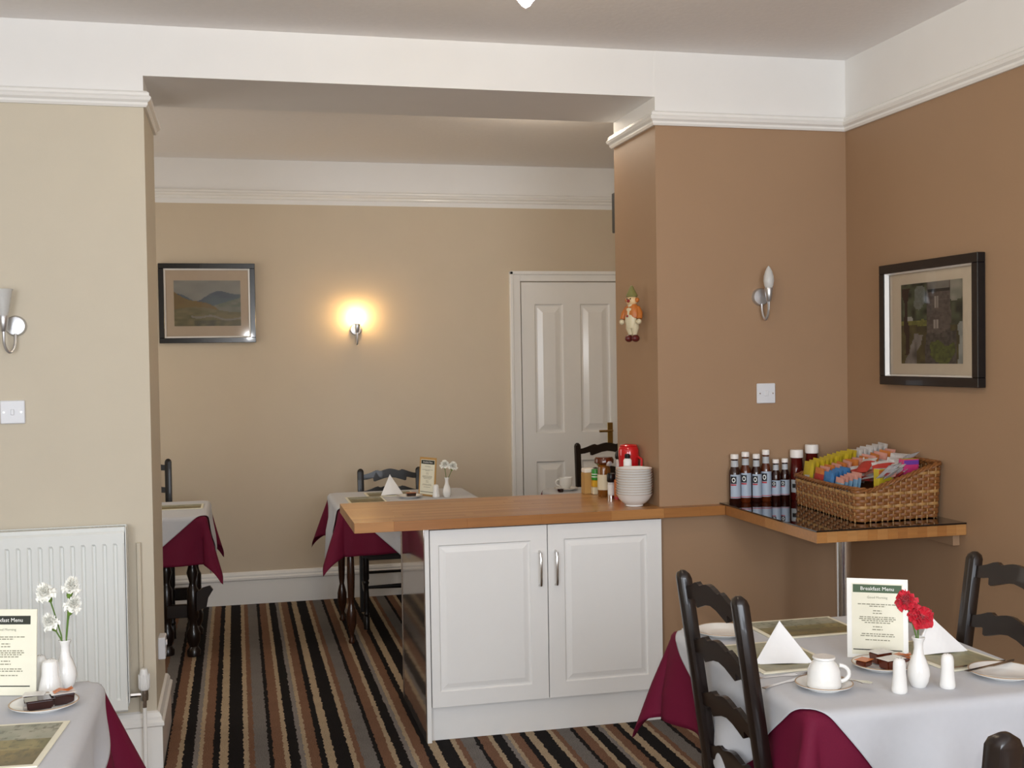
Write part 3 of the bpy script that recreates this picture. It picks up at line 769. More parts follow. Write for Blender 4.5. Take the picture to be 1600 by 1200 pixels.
def clothed(desc, loc, a, b, seed, ext=.235, flare=.42, rz=0.0, rnd=.022, rest=''):
    x, y = loc
    cloth('tablecloth', 'burgundy under-cloth on the table ' + desc, (x, y, 0), a+.002, b+.002, 'burgundy_cloth', .7432, 'square', ext, rnd, flare, .001, seed, .017, rz=rz, group='burgundy under-cloths')
    cloth('tablecloth', 'white diagonal top-cloth on the table ' + desc, (x, y, 0), a+.002, b+.002, 'white_cloth', .7475, 'diamond', .985, rnd+.002, 0, .006, seed, .017, rz=rz, n=170, group='white top-cloths', rest=rest)
ZC = .7490   # top of the cloth

# table at the right foreground
RT = (-.160, -1.835); RA, RB = .330, .395
table('dark dining table under the cloths in the right foreground', (*RT, 0), RA, RB, 'dark_wood')
clothed('with red carnations, right foreground', RT, RA, RB, 1.3, ext=.26, flare=.31, rest='lr')
chair('dark ladder-back chair with red cushion left of the right foreground table', (-.538, -1.948, 0), -PI/2, h=.99, gap=.140, cushion='red_fabric', w=.340, post=1.12, seat_h=.45, depth=.38, rake=.115)
chair('dark ladder-back chair beyond the red carnations, at the right picture edge', (.228, -1.885, 0), PI/2, h=.975, gap=.138, post=1.1, w=.37, seat_h=.43, depth=.38, rake=.115)
chair('dark chair whose post top shows at the bottom right corner', (-.425, -2.955, 0), .10, post=1.3, h=.965, w=.37, seat_h=.43, depth=.38, rake=.10)

# table at the left foreground
LT = (-2.480, -1.905); LA, LB = .385, .385
table('dark dining table under the cloths in the left foreground', (*LT, 0), LA, LB, 'dark_wood')
clothed('with white carnations, left foreground', LT, LA, LB, 2.9, ext=.26)

# middle table behind the worktop, back room
MT = (-.80, 1.985); MA, MBh = .385, .365
MLEG = [(.016, .001), (.018, .012), (.010, .03), (.012, .05), (.026, .10), (.028, .16), (.018, .20), (.014, .215), (.018, .25), (.022, .36), (.019, .46), (.015, .475), (.023, .49), (.015, .505), (.023, .52), (.015, .535), (.022, .55), (.022, .70)]
table('brown turned-leg table behind the oak worktop in the back room', (*MT, 0), MA, MBh, 'brown_wood', legs=[(-.345, -.29), (-.345, .275), (.345, -.29), (.345, .275)], profile=MLEG)
clothed('behind the oak worktop, back room', MT, MA, MBh, .4, ext=.26, flare=.36, rest='b')
chair('black ladder-back chair behind the middle back-room table', (-.820, 2.452, 0), PI, h=.875, rails=3, gap=.10, seat_m='black_wood', wood='black_wood', w=.36, seat_h=.43, depth=.46, rake=.06)

# back-left table, mostly hidden by the wall
BT = (-2.300, 1.915); BA, BB = .385, .325
GLEG = [(.034, .001), (.036, .03), (.022, .05), (.034, .08), (.036, .12), (.022, .15), (.018, .18), (.030, .20), (.030, .34), (.020, .36), (.016, .38), (.030, .43), (.022, .46), (.016, .48), (.030, .53), (.020, .56), (.030, .58), (.030, .70)]
tb = table('dark gateleg table with turned legs in the back left corner', (*BT, 0), BA, BB, 'dark_wood', legs=[(.325, -.245), (.325, .245), (-.325, -.245), (-.325, .245), (.19, -.19)], profile=GLEG)
MB().box(.19, .325, -.232, -.205, .20, .27, bev=.003).build('stretcher', 'dark_wood', tb)
MB().box(-.325, .325, .232, .258, .20, .27, bev=.003).build('stretcher', 'dark_wood', tb)
MB().box(.312, .338, -.245, .245, .20, .27, bev=.003).build('stretcher', 'dark_wood', tb)
MB().prism([(0, 0), (.05, .02), (.06, .07), (.085, .11), (.07, .13), (.03, .12), (0, .10)], .024, T(.345, -.257, .24) @ RX(PI/2)).build('leg_bracket', 'dark_wood', tb)
clothed('in the back left corner', BT, BA, BB, 5.0, ext=.26, flare=.28, rest='b')
chair('dark chair behind the back left table, one post showing', (-2.312, 2.49, 0), PI, h=.975, rails=4, wood='black_wood', seat_m='black_wood', w=.36, rake=.03)

# back-right table, behind the jars
QT = (.46, 1.75); QA, QB = .385, .36
table('dark dining table in the back right corner by the white door', (*QT, 0), QA, QB, 'dark_wood')
clothed('by the white door in the back right corner', QT, QA, QB, 3.3, ext=.24, rest='b')
chair('dark ladder-back chair in front of the white door', (.515, 2.215, 0), PI+.12, h=1.01, rails=4, wood='dark_wood', w=.40, rake=.05)

# ---------------------------------------------------------------- table ware
def plate(label, x, y, z, r=.08, group=None, name='side_plate'):
    t = thing(name, label, 'plate', (x, y, z), 0, group)
    MB().lathe([(r*.55, .001), (r*.58, .0005), (r*.60, .003), (r*.97, .0125), (r*.985, .0145), (r*.97, .0158), (r*.62, .0065), (r*.55, .0045), (0, .0045)], 36).build('dish', 'china', t)
    MB().lathe([(r*.974, .0142), (r*.988, .0155), (r*.974, .0166), (r*.945, .0158)], 36, cap=False).build('gold_rim', 'gold_rim', t)
    return t
def cup(label, x, y, z, rz=0, upside=True, group=None):
    t = thing('teacup', label, 'cup', (x, y, z), rz, group)
    pr = [(.026, 0), (.027, .004), (.022, .008), (.030, .016), (.038, .032), (.0395, .060), (.0400, .070), (.0385, .0705), (.037, .060), (.035, .034), (.026, .014), (0, .010)]
    M = T(0, 0, .0705) @ RX(PI) if upside else None
    MB().lathe(pr, 28, M=M).build('bowl', 'china', t)
    h = MB(); pts = []
    for k in range(11):
        a = PI*k/10-PI/2; pts.append((.036+.023*math.cos(a), 0, (.030 if upside else .040)+.019*math.sin(a)))
    h.tube(pts, .0048, 8).build('handle', 'china', t)
    return t
def saucer(label, x, y, z, r=.069):
    return plate(label, x, y, z, r, name='saucer')
def shaker(label, x, y, z, r0=.0185, r1=.0145, h=.082, group=None):
    t = thing('salt_shaker', label, 'shaker', (x, y, z), 0, group)
    MB().lathe([(r0*.9, 0), (r0, .003), (r0*.99, .010), (r0*.94, .016), (r1*1.03, h*.55), (r1, h*.82), (r1*.86, h*.93), (r1*.5, h*.985), (0, h)], 24).build('body', 'china', t)
    q = MB()
    for k in range(5): a = 2*PI*k/5; q.lathe([(.0011, 0), (.0011, .0009)], 6, (r1*.35*math.cos(a), r1*.35*math.sin(a), h*.983))
    q.build('pour_holes', 'black_plastic', t)
    return t
VASE = [(.016, 0), (.018, .002), (.024, .016), (.0265, .030), (.025, .046), (.0185, .064), (.0125, .078), (.0105, .092), (.011, .106), (.0155, .117), (.0150, .1185), (.0095, .108), (.0085, .09)]
def vase(label, x, y, z, sc=1.0, m='china'):
    t = thing('bud_vase', label, 'vase', (x, y, z))
    MB().lathe([(r*sc, zz*sc) for r, zz in VASE], 26).build('body', m, t); return t
def carnation(label, x, y, z, stem, head, petal, r=.024, tilt=(0, 0), group=None):
    """stem: points from inside the vase (relative), head at its end"""
    t = thing('carnation', label, 'flower', (x, y, z), 0, group)
    MB().tube(stem, .0019, 6).build('stem', 'stem_green', t)
    hx, hy, hz = stem[-1]; M = T(hx, hy, hz) @ RX(tilt[0]) @ RY(tilt[1])
    MB().lathe([(.003, -.004), (.0065, .002), (.0075, .012), (.0095, .020), (.0085, .0205), (.004, .008)], 12, M=M).build('calyx', 'calyx_green', t)
    p = MB(); rnd_ = random.Random(int(abs(x*1000)+abs(hz*10000)))
    for L in range(6):
        n = 40; rr = r*(1.0-.12*L); up = .014+.0042*L; rows = 4; vs = []; fs = []; ph = rnd_.uniform(0, 6)
        for j in range(rows+1):
            f = j/rows
            for k in range(n):
                a = 2*PI*k/n; fr = .0035*f*f*(math.sin(a*9+ph)+.7*math.sin(a*15+ph*2))
                q = rr*f*(1+.10*math.sin(a*5+ph)*f)
                vs.append(M @ Vector((q*math.cos(a), q*math.sin(a), up+.010*math.sin(f*PI*.6)*(1-.12*L)-(.006*f*f if L < 2 else -.004*f*L*.5)+fr)))
        for j in range(rows):
            for k in range(n): k2 = (k+1) % n; fs.append((j*n+k, j*n+k2, (j+1)*n+k2, (j+1)*n+k))
        p.add(vs, fs, 0, True)
    p.build('petals', petal, t); return t
def napkin(label, x, y, z, rz, w=.15, h=.10, d=.09, group=None):
    """paper napkin folded into a standing triangular tent"""
    t = MB(); th = .0014
    hw = w/2
    A = Vector((0, 0, h)); B = Vector((-hw, -d/2, 0)); C_ = Vector((hw, -d/2, 0)); D = Vector((0, d*.55, 0))
    def leaf(P, Q, R_, k=0, n=8, sag=.004):
        vs = []; fs = []; idx = {}
        nr = (Q-P).cross(R_-P).normalized()
        for i in range(n+1):
            for j in range(n+1-i):
                u, v = i/n, j/n; w_ = 1-u-v
                idx[(i, j)] = len(vs); vs.append(P*w_+Q*u+R_*v+nr*sag*math.sin(PI*u)*math.sin(PI*v)*2)
        for i in range(n):
            for j in range(n-i):
                fs.append((idx[(i, j)], idx[(i+1, j)], idx[(i, j+1)]))
                if j < n-i-1: fs.append((idx[(i+1, j)], idx[(i+1, j+1)], idx[(i, j+1)]))
        t.add(vs, fs, 0, False)
    leaf(A, B, C_); leaf(A, D, B); leaf(A, C_, D)
    leaf(A+Vector((0, -.003, .001)), B+Vector((.012, -.004, 0)), C_+Vector((-.012, -.004, 0)))
    o = t.build('napkin', 'napkin_paper', loc=(x, y, z), rot=rz)
    sol = o.modifiers.new('thick', 'SOLIDIFY'); sol.thickness = .0009
    return tag(o, label, 'napkin', group)
def matpic(seed):
    def fn(u, v):
        n = vn(u*7+seed, v*6, seed); n2 = vn(u*26, v*24, seed+2)
        c = mixc(hexc('#5b5a36'), hexc('#9a8a5a'), n)
        if v > .62: c = mixc(hexc('#a9a595'), hexc('#7e8474'), n)
        if v < .35: c = mixc(hexc('#4e4128'), hexc('#87733f'), n)
        return mixc(mixc(c, hexc('#2f3322'), max(0, n2-.55)*1.6), hexc('#b4b59c'), .45 if seed in (11, 13) else .12)
    return fn
def placemat(label, x, y, z, rz, w, h, seed, group=None):
    t = thing('placemat', label, 'placemat', (x, y, z), rz, group)
    MB().box(-w/2, w/2, -h/2, h/2, 0, .004, bev=.0012).build('board', 'menu_card', t)
    print_sheet('print', w-.024, h-.024, matpic(seed), t, T(0, 0, .0043), 36, 28)
    return t
def cutlery(kind, label, x, y, z, rz, L=.19, group=None):
    """lies along local x"""
    b = MB(); h = .002
    if kind == 'knife': out = [(-L/2, -.006), (-.015, -.0045), (0, -.009), (L/2-.02, -.009), (L/2, .004), (L/2-.01, .006), (-.015, .0045), (-L/2, .006)]
    elif kind == 'fork': out = [(-L/2, -.006), (-.01, -.003), (L/2-.08, -.004), (L/2-.06, -.011), (L/2, -.011), (L/2, -.007), (L/2-.045, -.006), (L/2-.045, -.003), (L/2, -.002), (L/2, .002), (L/2-.045, .003), (L/2-.045, .006), (L/2, .007), (L/2, .011), (L/2-.06, .011), (L/2-.08, .004), (-.01, .003), (-L/2, .006)]
    else: out = [(-L/2, -.004), (.02, -.0025), (L/2-.035, -.004), (L/2-.02, -.012), (L/2-.005, -.009), (L/2, 0), (L/2-.005, .009), (L/2-.02, .012), (L/2-.035, .004), (.02, .0025), (-L/2, .004)]
    b.prism(out, h, Matrix.Identity(4))
    o = b.build(kind, 'steel', loc=(x, y, z), rot=rz)
    return tag(o, label, kind if kind != 'knife' else 'knife', group)
def text_mesh(txt, size, M, m, parent, name='lettering'):
    cu = bpy.data.curves.new(name, 'FONT'); cu.body = txt; cu.size = size; cu.align_x = 'CENTER'; cu.align_y = 'CENTER'; cu.extrude = .0001; cu.resolution_u = 2
    ob = bpy.data.objects.new(name, cu); COL.objects.link(ob); bpy.context.view_layer.update()
    me = bpy.data.meshes.new_from_object(ob.evaluated_get(bpy.context.evaluated_depsgraph_get())); me.name = name
    bpy.data.objects.remove(ob); bpy.data.curves.remove(cu)
    me.transform(M); me.materials.clear(); me.materials.append(MATS[m])
    o = bpy.data.objects.new(name, me); COL.objects.link(o); o.parent = parent; return o
def menu(label, x, y, z, rz, w=.152, h=.207, lean=.08, head_m='menu_green', border='menu_border'):
    """standing card, faces local -y"""
    t = thing('breakfast_menu', label, 'menu', (x, y, z), rz)
    MM = RX(-lean)
    def face(yo): return MM @ T(0, yo, 0) @ RX(PI/2)
    MB().box(-w/2, w/2, -.0015, .0015, .001, h, M=MM).build('card', border, t)
    MB().add([face(-.0018) @ Vector(p) for p in ((-w*.42, h*.05, 0), (w*.42, h*.05, 0), (w*.42, h*.94, 0), (-w*.42, h*.94, 0))], [(0, 1, 2, 3)]).build('printed_page', 'menu_card', t)
    MB().add([face(-.0021) @ Vector(p) for p in ((-w*.40, h*.825, 0), (w*.40, h*.825, 0), (w*.40, h*.925, 0), (-w*.40, h*.925, 0))], [(0, 1, 2, 3)]).build('title_band', head_m, t)
    text_mesh('Breakfast Menu', .0135, face(-.0024) @ T(0, h*.874, 0), 'menu_border', t, 'title_lettering')
    text_mesh('Good Morning', .0085, face(-.0022) @ T(0, h*.765, 0), 'ink', t, 'greeting_lettering')
    b = MB(); rg = random.Random(5)
    for (v, wd) in ((.68, .64), (.655, .26), (.60, .14), (.568, .15), (.52, .58), (.497, .60), (.475, .52), (.45, .42), (.40, .15), (.365, .17), (.31, .52), (.285, .56), (.235, .40)):
        u = -wd/2*w; 
        while u < wd/2*w:
            l = rg.uniform(.004, .011); l = min(l, wd/2*w-u)
            b.add([face(-.0021) @ Vector(p) for p in ((u, h*v-.0012, 0), (u+l, h*v-.0012, 0), (u+l, h*v+.0012, 0), (u, h*v+.0012, 0))], [(0, 1, 2, 3)]); u += l+.002
    b.build('small_print', 'ink', t, kind='stuff')
    f = face(-.0021)
    MB().add([f @ Vector(p) for p in ((-w*.40, h*.105, 0), (w*.40, h*.105, 0), (w*.40, h*.118, 0), (-w*.40, h*.118, 0))], [(0, 1, 2, 3)]).build('footer_rule', 'menu_dark', t)
    s = MB(); s.box(-.02, .02, -.001, .001, 0, h*.62, M=T(0, .045, 0) @ RX(.19)); s.build('strut', border, t)
    return t
def portion(label, x, y, z, rz, m, lid, w=.045, d=.032, h=.02, rx=0, group=None, peel=None):
    t = thing('jam_portion', label, 'jam portion', (x, y, z), rz, group); t.rotation_euler = (rx, 0, rz)
    bm = bmesh.new(); bmesh.ops.create_cube(bm, size=1)
    for v in bm.verts:
        k = .9 if v.co.z < 0 else 1; v.co = Vector((v.co.x*w*k, v.co.y*d*k, (v.co.z+.5)*h))
    bmesh.ops.bevel(bm, geom=bm.edges[:], offset=.003, segments=2, affect='EDGES')
    MB().bm(bm).build('tub', m, t)
    l = MB(); l.box(-w*.54, w*.54, -d*.56, d*.56, h+.0002, h+.0014, bev=.0004)
    l.build('lid', lid, t)
    if peel:
        MB().prism([(-.02, 0), (-.005, .006), (.012, .002), (.022, .006), (.022, .0072), (.012, .0032), (-.005, .0072), (-.02, .0012)], .02, T(0, .01, h+.0015) @ RX(PI/2)).build('peeled_foil', peel, t)
    return t

# right foreground table
placemat('landscape placemat under the left napkin, right foreground table', -.365, -1.80, ZC, 0.02, .215, .285, 11)
napkin('white tent-folded napkin left of the standing menu', -.372, -1.835, ZC+.0045, -.22, .150, .100, .085)
cutlery('fork', 'steel fork nearest the left placemat, right foreground table', -.432, -1.968, ZC, .05, .17)
cutlery('knife', 'steel knife between the fork and the upturned cup', -.440, -2.015, ZC, .42, .18)
saucer('white saucer under the upturned cup, right foreground table', -.385, -2.090, ZC)
cup('white cup upside down on its saucer, right foreground table', -.385, -2.090, ZC+.0065, -.3)
cutlery('spoon', 'steel teaspoon on the saucer beside the upturned cup', -.322, -2.095, ZC+.0168, -.9, .115)
plate('white gold-rimmed side plate behind the chair, right foreground table', -.395, -1.535, ZC, .082)
placemat('green landscape placemat at the far side, right foreground table', -.150, -1.535, ZC, .0, .285, .205, 12)
menu('cream standing breakfast menu with green title, right foreground table', -.122, -1.892, ZC, -.50)
plate('white plate of jam portions in front of the right menu', -.160, -1.975, ZC, .076)
ZJ = ZC+.016
portion('brown jam portion in front on the right plate', -.150, -2.000, ZJ-.009, .25, 'jam_brown', 'clear_plastic', .058, .036, .024)
portion('brown jam portion with clear lid at the back of the right plate', -.148, -1.948, ZJ-.009, .2, 'jam_brown', 'clear_plastic', .05, .036, .028)
portion('tilted amber jam portion at the left of the right plate', -.205, -1.965, ZJ-.009, .5, 'jam_brown', 'foil_orange', .036, .03, .016)
portion('orange foil jam portion at the right of the right plate', -.098, -1.965, ZJ-.009, -.4, 'jam_brown', 'foil_orange', .036, .03, .016, peel='foil_orange')
shaker('white salt shaker left of the red carnation vase', -.233, -2.168, ZC)
shaker('white pepper shaker right of the red carnation vase', -.104, -2.166, ZC)
vase('white bud vase holding red carnations', -.163, -2.138, ZC)
carnation('lower red carnation, facing the camera', -.163, -2.138, ZC, [(0, 0, .03), (-.002, -.002, .11), (-.006, -.008, .150), (-.010, -.018, .163)], 0, 'petal_red', .030, (.95, -.2))
carnation('upper red carnation, leaning left', -.163, -2.138, ZC, [(0, 0, .04), (-.004, .003, .12), (-.018, .006, .174), (-.023, .006, .187)], 0, 'petal_red', .027, (.35, -.45))
placemat('landscape placemat under the right napkin, right foreground table', .058, -1.905, ZC, .10, .19, .285, 13)
napkin('white tent-folded napkin behind the red carnation vase', .055, -1.860, ZC+.0045, .02, .165, .088, .085)
cutlery('knife', 'knife along the near end of the right placemat', .075, -2.030, ZC+.0048, .12, .19)
plate('white side plate at the right edge, right foreground table', .083, -2.120, ZC, .084)
cutlery('knife', 'knife laid across the side plate at the right edge', .075, -2.085, ZC+.0168, .30, .19)

# left foreground table
menu('cream standing breakfast menu with dark title at the left edge', -2.288, -1.590, ZC, -.28, head_m='menu_dark', border='menu_card')
shaker('slim white shaker half hidden by the left menu', -2.212, -1.560, ZC, .018, .015, .086)
shaker('stout white shaker in front of the white carnation vase', -2.184, -1.598, ZC, .029, .020, .084)
vase('white bud vase holding white carnations on the left table', -2.155, -1.556, ZC)
VS = (-2.155, -1.556, ZC)
carnation('white carnation highest on the left', *VS, [(0, 0, .03), (-.008, 0, .13), (-.025, 0, .195), (-.031, -.002, .218)], 0, 'petal_white', .025, (.45, -.35))
carnation('white carnation highest on the right', *VS, [(0, 0, .03), (.004, 0, .13), (.010, 0, .200), (.012, 0, .224)], 0, 'petal_white', .023, (.15, .25))
carnation('white carnation at mid height on the right', *VS, [(0, 0, .03), (.004, 0, .12), (.009, 0, .165), (.012, -.002, .182)], 0, 'petal_white', .022, (.3, .4))
carnation('lowest white carnation, hanging left', *VS, [(0, 0, .03), (-.006, 0, .115), (-.016, -.002, .135), (-.021, -.004, .146)], 0, 'petal_white', .021, (.5, -.35))
plate('white gold-rimmed plate of jam portions on the left table', -2.180, -1.722, ZC, .078)
portion('large dark jam portion in front on the left plate', -2.186, -1.745, ZJ-.009, .25, 'jam_dark', 'jam_dark', .060, .036, .022)
portion('dark jam portion with peeled orange foil on the left plate', -2.140, -1.718, ZJ-.009, .3, 'jam_dark', 'clear_plastic', .050, .036, .026, peel='foil_orange')
portion('dark jam portion with clear lid at the back of the left plate', -2.205, -1.695, ZJ-.009, .0, 'jam_dark', 'clear_plastic', .045, .032, .020)
placemat('landscape placemat at the bottom left corner', -2.235, -1.985, ZC, -.08, .235, .29, 14)

# middle back table
placemat('landscape placemat at the left, middle back table', -1.03, 1.93, ZC, .0, .21, .28, 15)
napkin('small white tent-folded napkin on the middle back table', -.865, 2.140, ZC+.0045, .15, .135, .115, .09)
placemat('landscape placemat under the napkin, middle back table', -.865, 2.16, ZC, 0, .28, .20, 16)
menu('tan standing menu on the middle back table', -.672, 1.99, ZC, 1.02-PI/2-.50, w=.15, h=.225, border='tan_carton', head_m='menu_dark')
vase('clear bud vase of white carnations on the middle back table', -.567, 1.91, ZC, .95, 'china')
VM = (-.567, 1.91, ZC)
carnation('white carnation leaning left, middle back table', *VM, [(0, 0, .03), (-.004, 0, .12), (-.010, 0, .165)], 0, 'petal_white', .030, (.4, -.1))
carnation('white carnation leaning right, middle back table', *VM, [(0, 0, .03), (.010, 0, .11), (.030, 0, .155)], 0, 'petal_white', .030, (.4, .2))
shaker('white shaker beside the menu, middle back table', -.628, 1.925, ZC, .021, .016, .075)
plate('white plate of jam portions on the middle back table', -.775, 1.955, ZC, .075)
portion('dark jam portion on the middle back table', -.770, 1.945, ZJ-.009, .1, 'jam_dark', 'foil_orange', .055, .036, .022)
# back left table
placemat('landscape placemat on the back left table', -2.06, 1.97, ZC, 0, .28, .20, 17)
# back right table
saucer('white saucer on the back right table', .165, 1.985, ZC, .072)
cup('white cup standing on its saucer on the back right table', .165, 1.985, ZC+.0065, PI-.2, upside=False)
portion('dark jam portion at the edge of the back right table', .108, 1.90, ZC, .3, 'jam_dark', 'jam_brown', .03, .025, .02)

# ---------------------------------------------------------------- on the worktop
ZW = ZT+.0004
BOWL = [(.036, 0), (.038, .002), (.037, .006), (.052, .016), (.066, .031), (.0745, .047), (.0775, .051), (.0785, .0525), (.0770, .0540), (.0725, .050), (.063, .034), (.050, .020), (.034, .0105), (0, .0095)]
bx, by = -.088, .068
b0 = thing('cereal_bowl', 'lowest white bowl of the stack on the worktop', 'bowl', (bx, by, ZW), 0, 'stacked white bowls')
MB().lathe(BOWL, 40).build('bowl_body', 'china', b0)
MB().lathe([(.0760, .0538), (.0772, .0545), (.0786, .0535), (.0778, .0523)], 40, cap=False).build('rim_line', 'gold_rim', b0)
ordn = ['second', 'third', 'fourth', 'fifth', 'sixth', 'seventh', 'eighth', 'ninth', 'tenth']
for k in range(1, 11):
    lab = 'topmost white bowl of the stack, empty and open' if k == 10 else '%s white bowl from the bottom of the stack' % ordn[k-1]
    dup(b0, (bx+random.uniform(-.001, .001), by, ZW+.0108*k), label=lab)

jg = thing('red_jug', 'glossy red rounded canister jug behind the stacked bowls', 'jug', (-.0475, .250, ZW))
MB().lathe([(.040, 0), (.044, .004), (.044, .16), (.0465, .20), (.0455, .225), (.040, .240), (.030, .247), (0, .249)], 30).build('body', 'red_enamel', jg)
MB().lathe([(.040, .2415), (.041, .2435), (.034, .249), (0, .252)], 30).build('lid', 'red_enamel', jg)
h = MB(); h.tube([(.030, -.036, .195), (.040, -.058, .185), (.036, -.064, .150), (.026, -.058, .11), (.022, -.040, .09)], .006, 8, flat=.8); h.build('handle', 'red_enamel', jg)
wb = thing('sauce_bottle', 'white bottle with black cap in front of the red jug', 'bottle', (-.080, .172, ZW))
MB().lathe([(.017, 0), (.018, .003), (.018, .185), (.014, .192), (.010, .194)], 22).build('body', 'paper_white', wb)
MB().lathe([(.011, .1935), (.012, .196), (.012, .210), (.009, .213), (0, .213)], 18).build('cap', 'black_plastic', wb)
pm = thing('pepper_mill', 'clear pepper mill with black knob left of the red jug', 'mill', (-.044, .385, ZW))
MB().lathe([(.018, 0), (.018, .15), (.015, .172)], 20).build('body', 'clear_plastic', pm)
MB().lathe([(.017, .1715), (.020, .178), (.021, .190), (.017, .205), (.006, .211), (0, .211)], 20).build('knob', 'black_plastic', pm)
hj = thing('honey_jar', 'amber honey jar with brown lid and foil scoop on the worktop', 'jar', (-.102, .435, ZW))
MB().lathe([(.028, 0), (.030, .004), (.030, .12), (.027, .135), (.034, .145)], 24).build('body', 'honey', hj)
MB().lathe([(.034, .145), (.044, .152), (.045, .168), (.038, .180), (0, .184)], 24).build('lid', 'bottle_amber', hj)
MB().lathe([(.0, -.012), (.012, -.008), (.016, .004), (.010, .012), (0, .014)], 12, (.012, -.036, .150)).build('foil_scoop', 'foil', hj)
MB().lathe([(.0305, .03), (.0305, .10)], 24, cap=False).build('paper_label', 'pale_plastic', hj)
gm = thing('spice_grinder', 'small spice grinder with black top nearest the bowls', 'grinder', (-.100, .340, ZW))
MB().lathe([(.015, 0), (.016, .004), (.016, .066), (.013, .074)], 20).build('glass', 'clear_plastic', gm)
MB().lathe([(.0162, .020), (.0162, .062)], 20, cap=False).build('label_wrap', 'paper_white', gm)
MB().lathe([(.0170, .0), (.0170, .014), (.0160, .015)], 20).build('foot_ring', 'chrome', gm)
MB().lathe([(.016, .0735), (.0195, .078), (.0195, .108), (.016, .113), (0, .113)], 20).build('top', 'black_plastic', gm)
gr = thing('spread_bottle', 'yellow squeeze bottle with green cap on the worktop', 'bottle', (-.117, .515, ZW))
MB().box(-.018, .018, -.018, .018, 0, .034, 1, bev=.003).box(-.017, .017, -.017, .017, .034, .066, 0, bev=.003).build('body', ['yellow_plastic', 'pale_plastic'], gr)
MB().lathe([(.0185, .0665), (.0195, .069), (.0195, .110), (.018, .1165), (0, .1165)], 22).build('cap', 'green_plastic', gr)
for z_ in (.080, .092):
    MB().lathe([(.0199, z_), (.0199, z_+.004)], 22, cap=False).build('cap_stripe', 'paper_white', gr)
tc_ = thing('tan_carton', 'small tan carton left of the green-capped bottle', 'carton', (-.143, .556, ZW), .1)
MB().box(-.024, .024, -.022, .022, 0, .098, bev=.001).build('box', 'tan_carton', tc_)
MB().box(-.024, .024, -.022, .022, .0983, .119, bev=.006).build('rolled_top', 'mount_card', tc_)
oc = thing('orange_jar', 'orange jar between the grinder and the bowls', 'jar', (-.091, .288, ZW))
MB().lathe([(.0115, 0), (.012, .004), (.012, .085), (.010, .09), (0, .091)], 20).build('body', 'orange_carton', oc)
MB().lathe([(.0122, .002), (.0122, .014)], 20, cap=False).build('base_label', 'label_red', oc)

# ---------------------------------------------------------------- corner shelf: bottles
def arc_label(b, r, z0, z1, a0, a1, mi=0, n=10):
    vs = []; fs = []
    for k in range(n+1):
        a = a0+(a1-a0)*k/n; vs += [(r*math.cos(a), r*math.sin(a), z0), (r*math.cos(a), r*math.sin(a), z1)]
    for k in range(n): fs.append((2*k, 2*k+2, 2*k+3, 2*k+1))
    b.add(vs, fs, mi, True)
def sauce_bottle(label, x, y, hgt, r, m, rz=0.0, small=False, group='brown sauce bottles'):
    t = thing('sauce_bottle', label, 'bottle', (x, y, ZG), rz, group)
    H = hgt
    body = [(r*.88, 0), (r, .004), (r, H*.59), (r*.92, H*.66), (r*.62, H*.745), (r*.56, H*.86), (r*.60, H*.90)]
    MB().lathe(body, 24).build('glass', m, t)
    MB().lathe([(r*.62, H*.9005), (r*.70, H*.905), (r*.70, H*.985), (r*.62, H), (0, H)], 20).build('cap', 'cap_white', t)
    nl = MB(); nl.lathe([(r*.645, H*.74), (r*.60, H*.87)], 20, cap=False); nl.build('neck_label', 'label_pale', t)
    q = r+.0004; lz0, lz1 = (.10*H, .585*H) if not small else (.14*H, .50*H); f0 = -PI/2
    lb = MB(); arc_label(lb, q, lz0, lz1, f0-1.35, f0+1.35, 0, 16)
    arc_label(lb, q+.0003, lz0+(lz1-lz0)*.62, lz0+(lz1-lz0)*.93, f0-1.3, f0-.30, 1)
    arc_label(lb, q+.0003, lz0+(lz1-lz0)*.54, lz0+(lz1-lz0)*.60, f0-1.3, f0-.34, 2)
    arc_label(lb, q+.0003, lz0+(lz1-lz0)*.03, lz0+(lz1-lz0)*.06, f0-1.35, f0+1.35, 2)
    # white oval emblem inside the black panel
    vs = []; fs = []
    cz = lz0+(lz1-lz0)*.775; ca = f0-.78
    for k in range(16):
        a = 2*PI*k/16
        for s in (.62, 1.0):
            aa = ca+.30*s*math.cos(a); vs.append(((q+.0006)*math.cos(aa), (q+.0006)*math.sin(aa), cz+(lz1-lz0)*.10*s*math.sin(a)))
    for k in range(16): k2 = (k+1) % 16; fs.append((2*k, 2*k+1, 2*k2+1, 2*k2))
    lb.add(vs, fs, 3, True)
    lb.build('front_label', ['label_blue', 'label_black', 'label_red', 'paper_white'], t)
    return t
sauce_bottle('brown sauce bottle leftmost on the corner shelf', .330, -.032, .208, .0250, 'bottle_brown', .18)
sauce_bottle('tall sauce bottle, second from the left on the shelf', .381, -.030, .216, .0240, 'bottle_amber', .08)
sauce_bottle('sauce bottle, third from the left on the shelf', .4285, -.036, .206, .0225, 'bottle_brown', .12)
sauce_bottle('tallest white-capped sauce bottle, fourth from the left', .475, -.032, .222, .0230, 'bottle_amber', .06)
sauce_bottle('short dark sauce bottle, fifth from the left', .5195, -.036, .180, .0200, 'bottle_brown', -.12, True)
sauce_bottle('short dark sauce bottle beside the ketchup', .562, -.036, .182, .0200, 'bottle_brown', -.15, True)
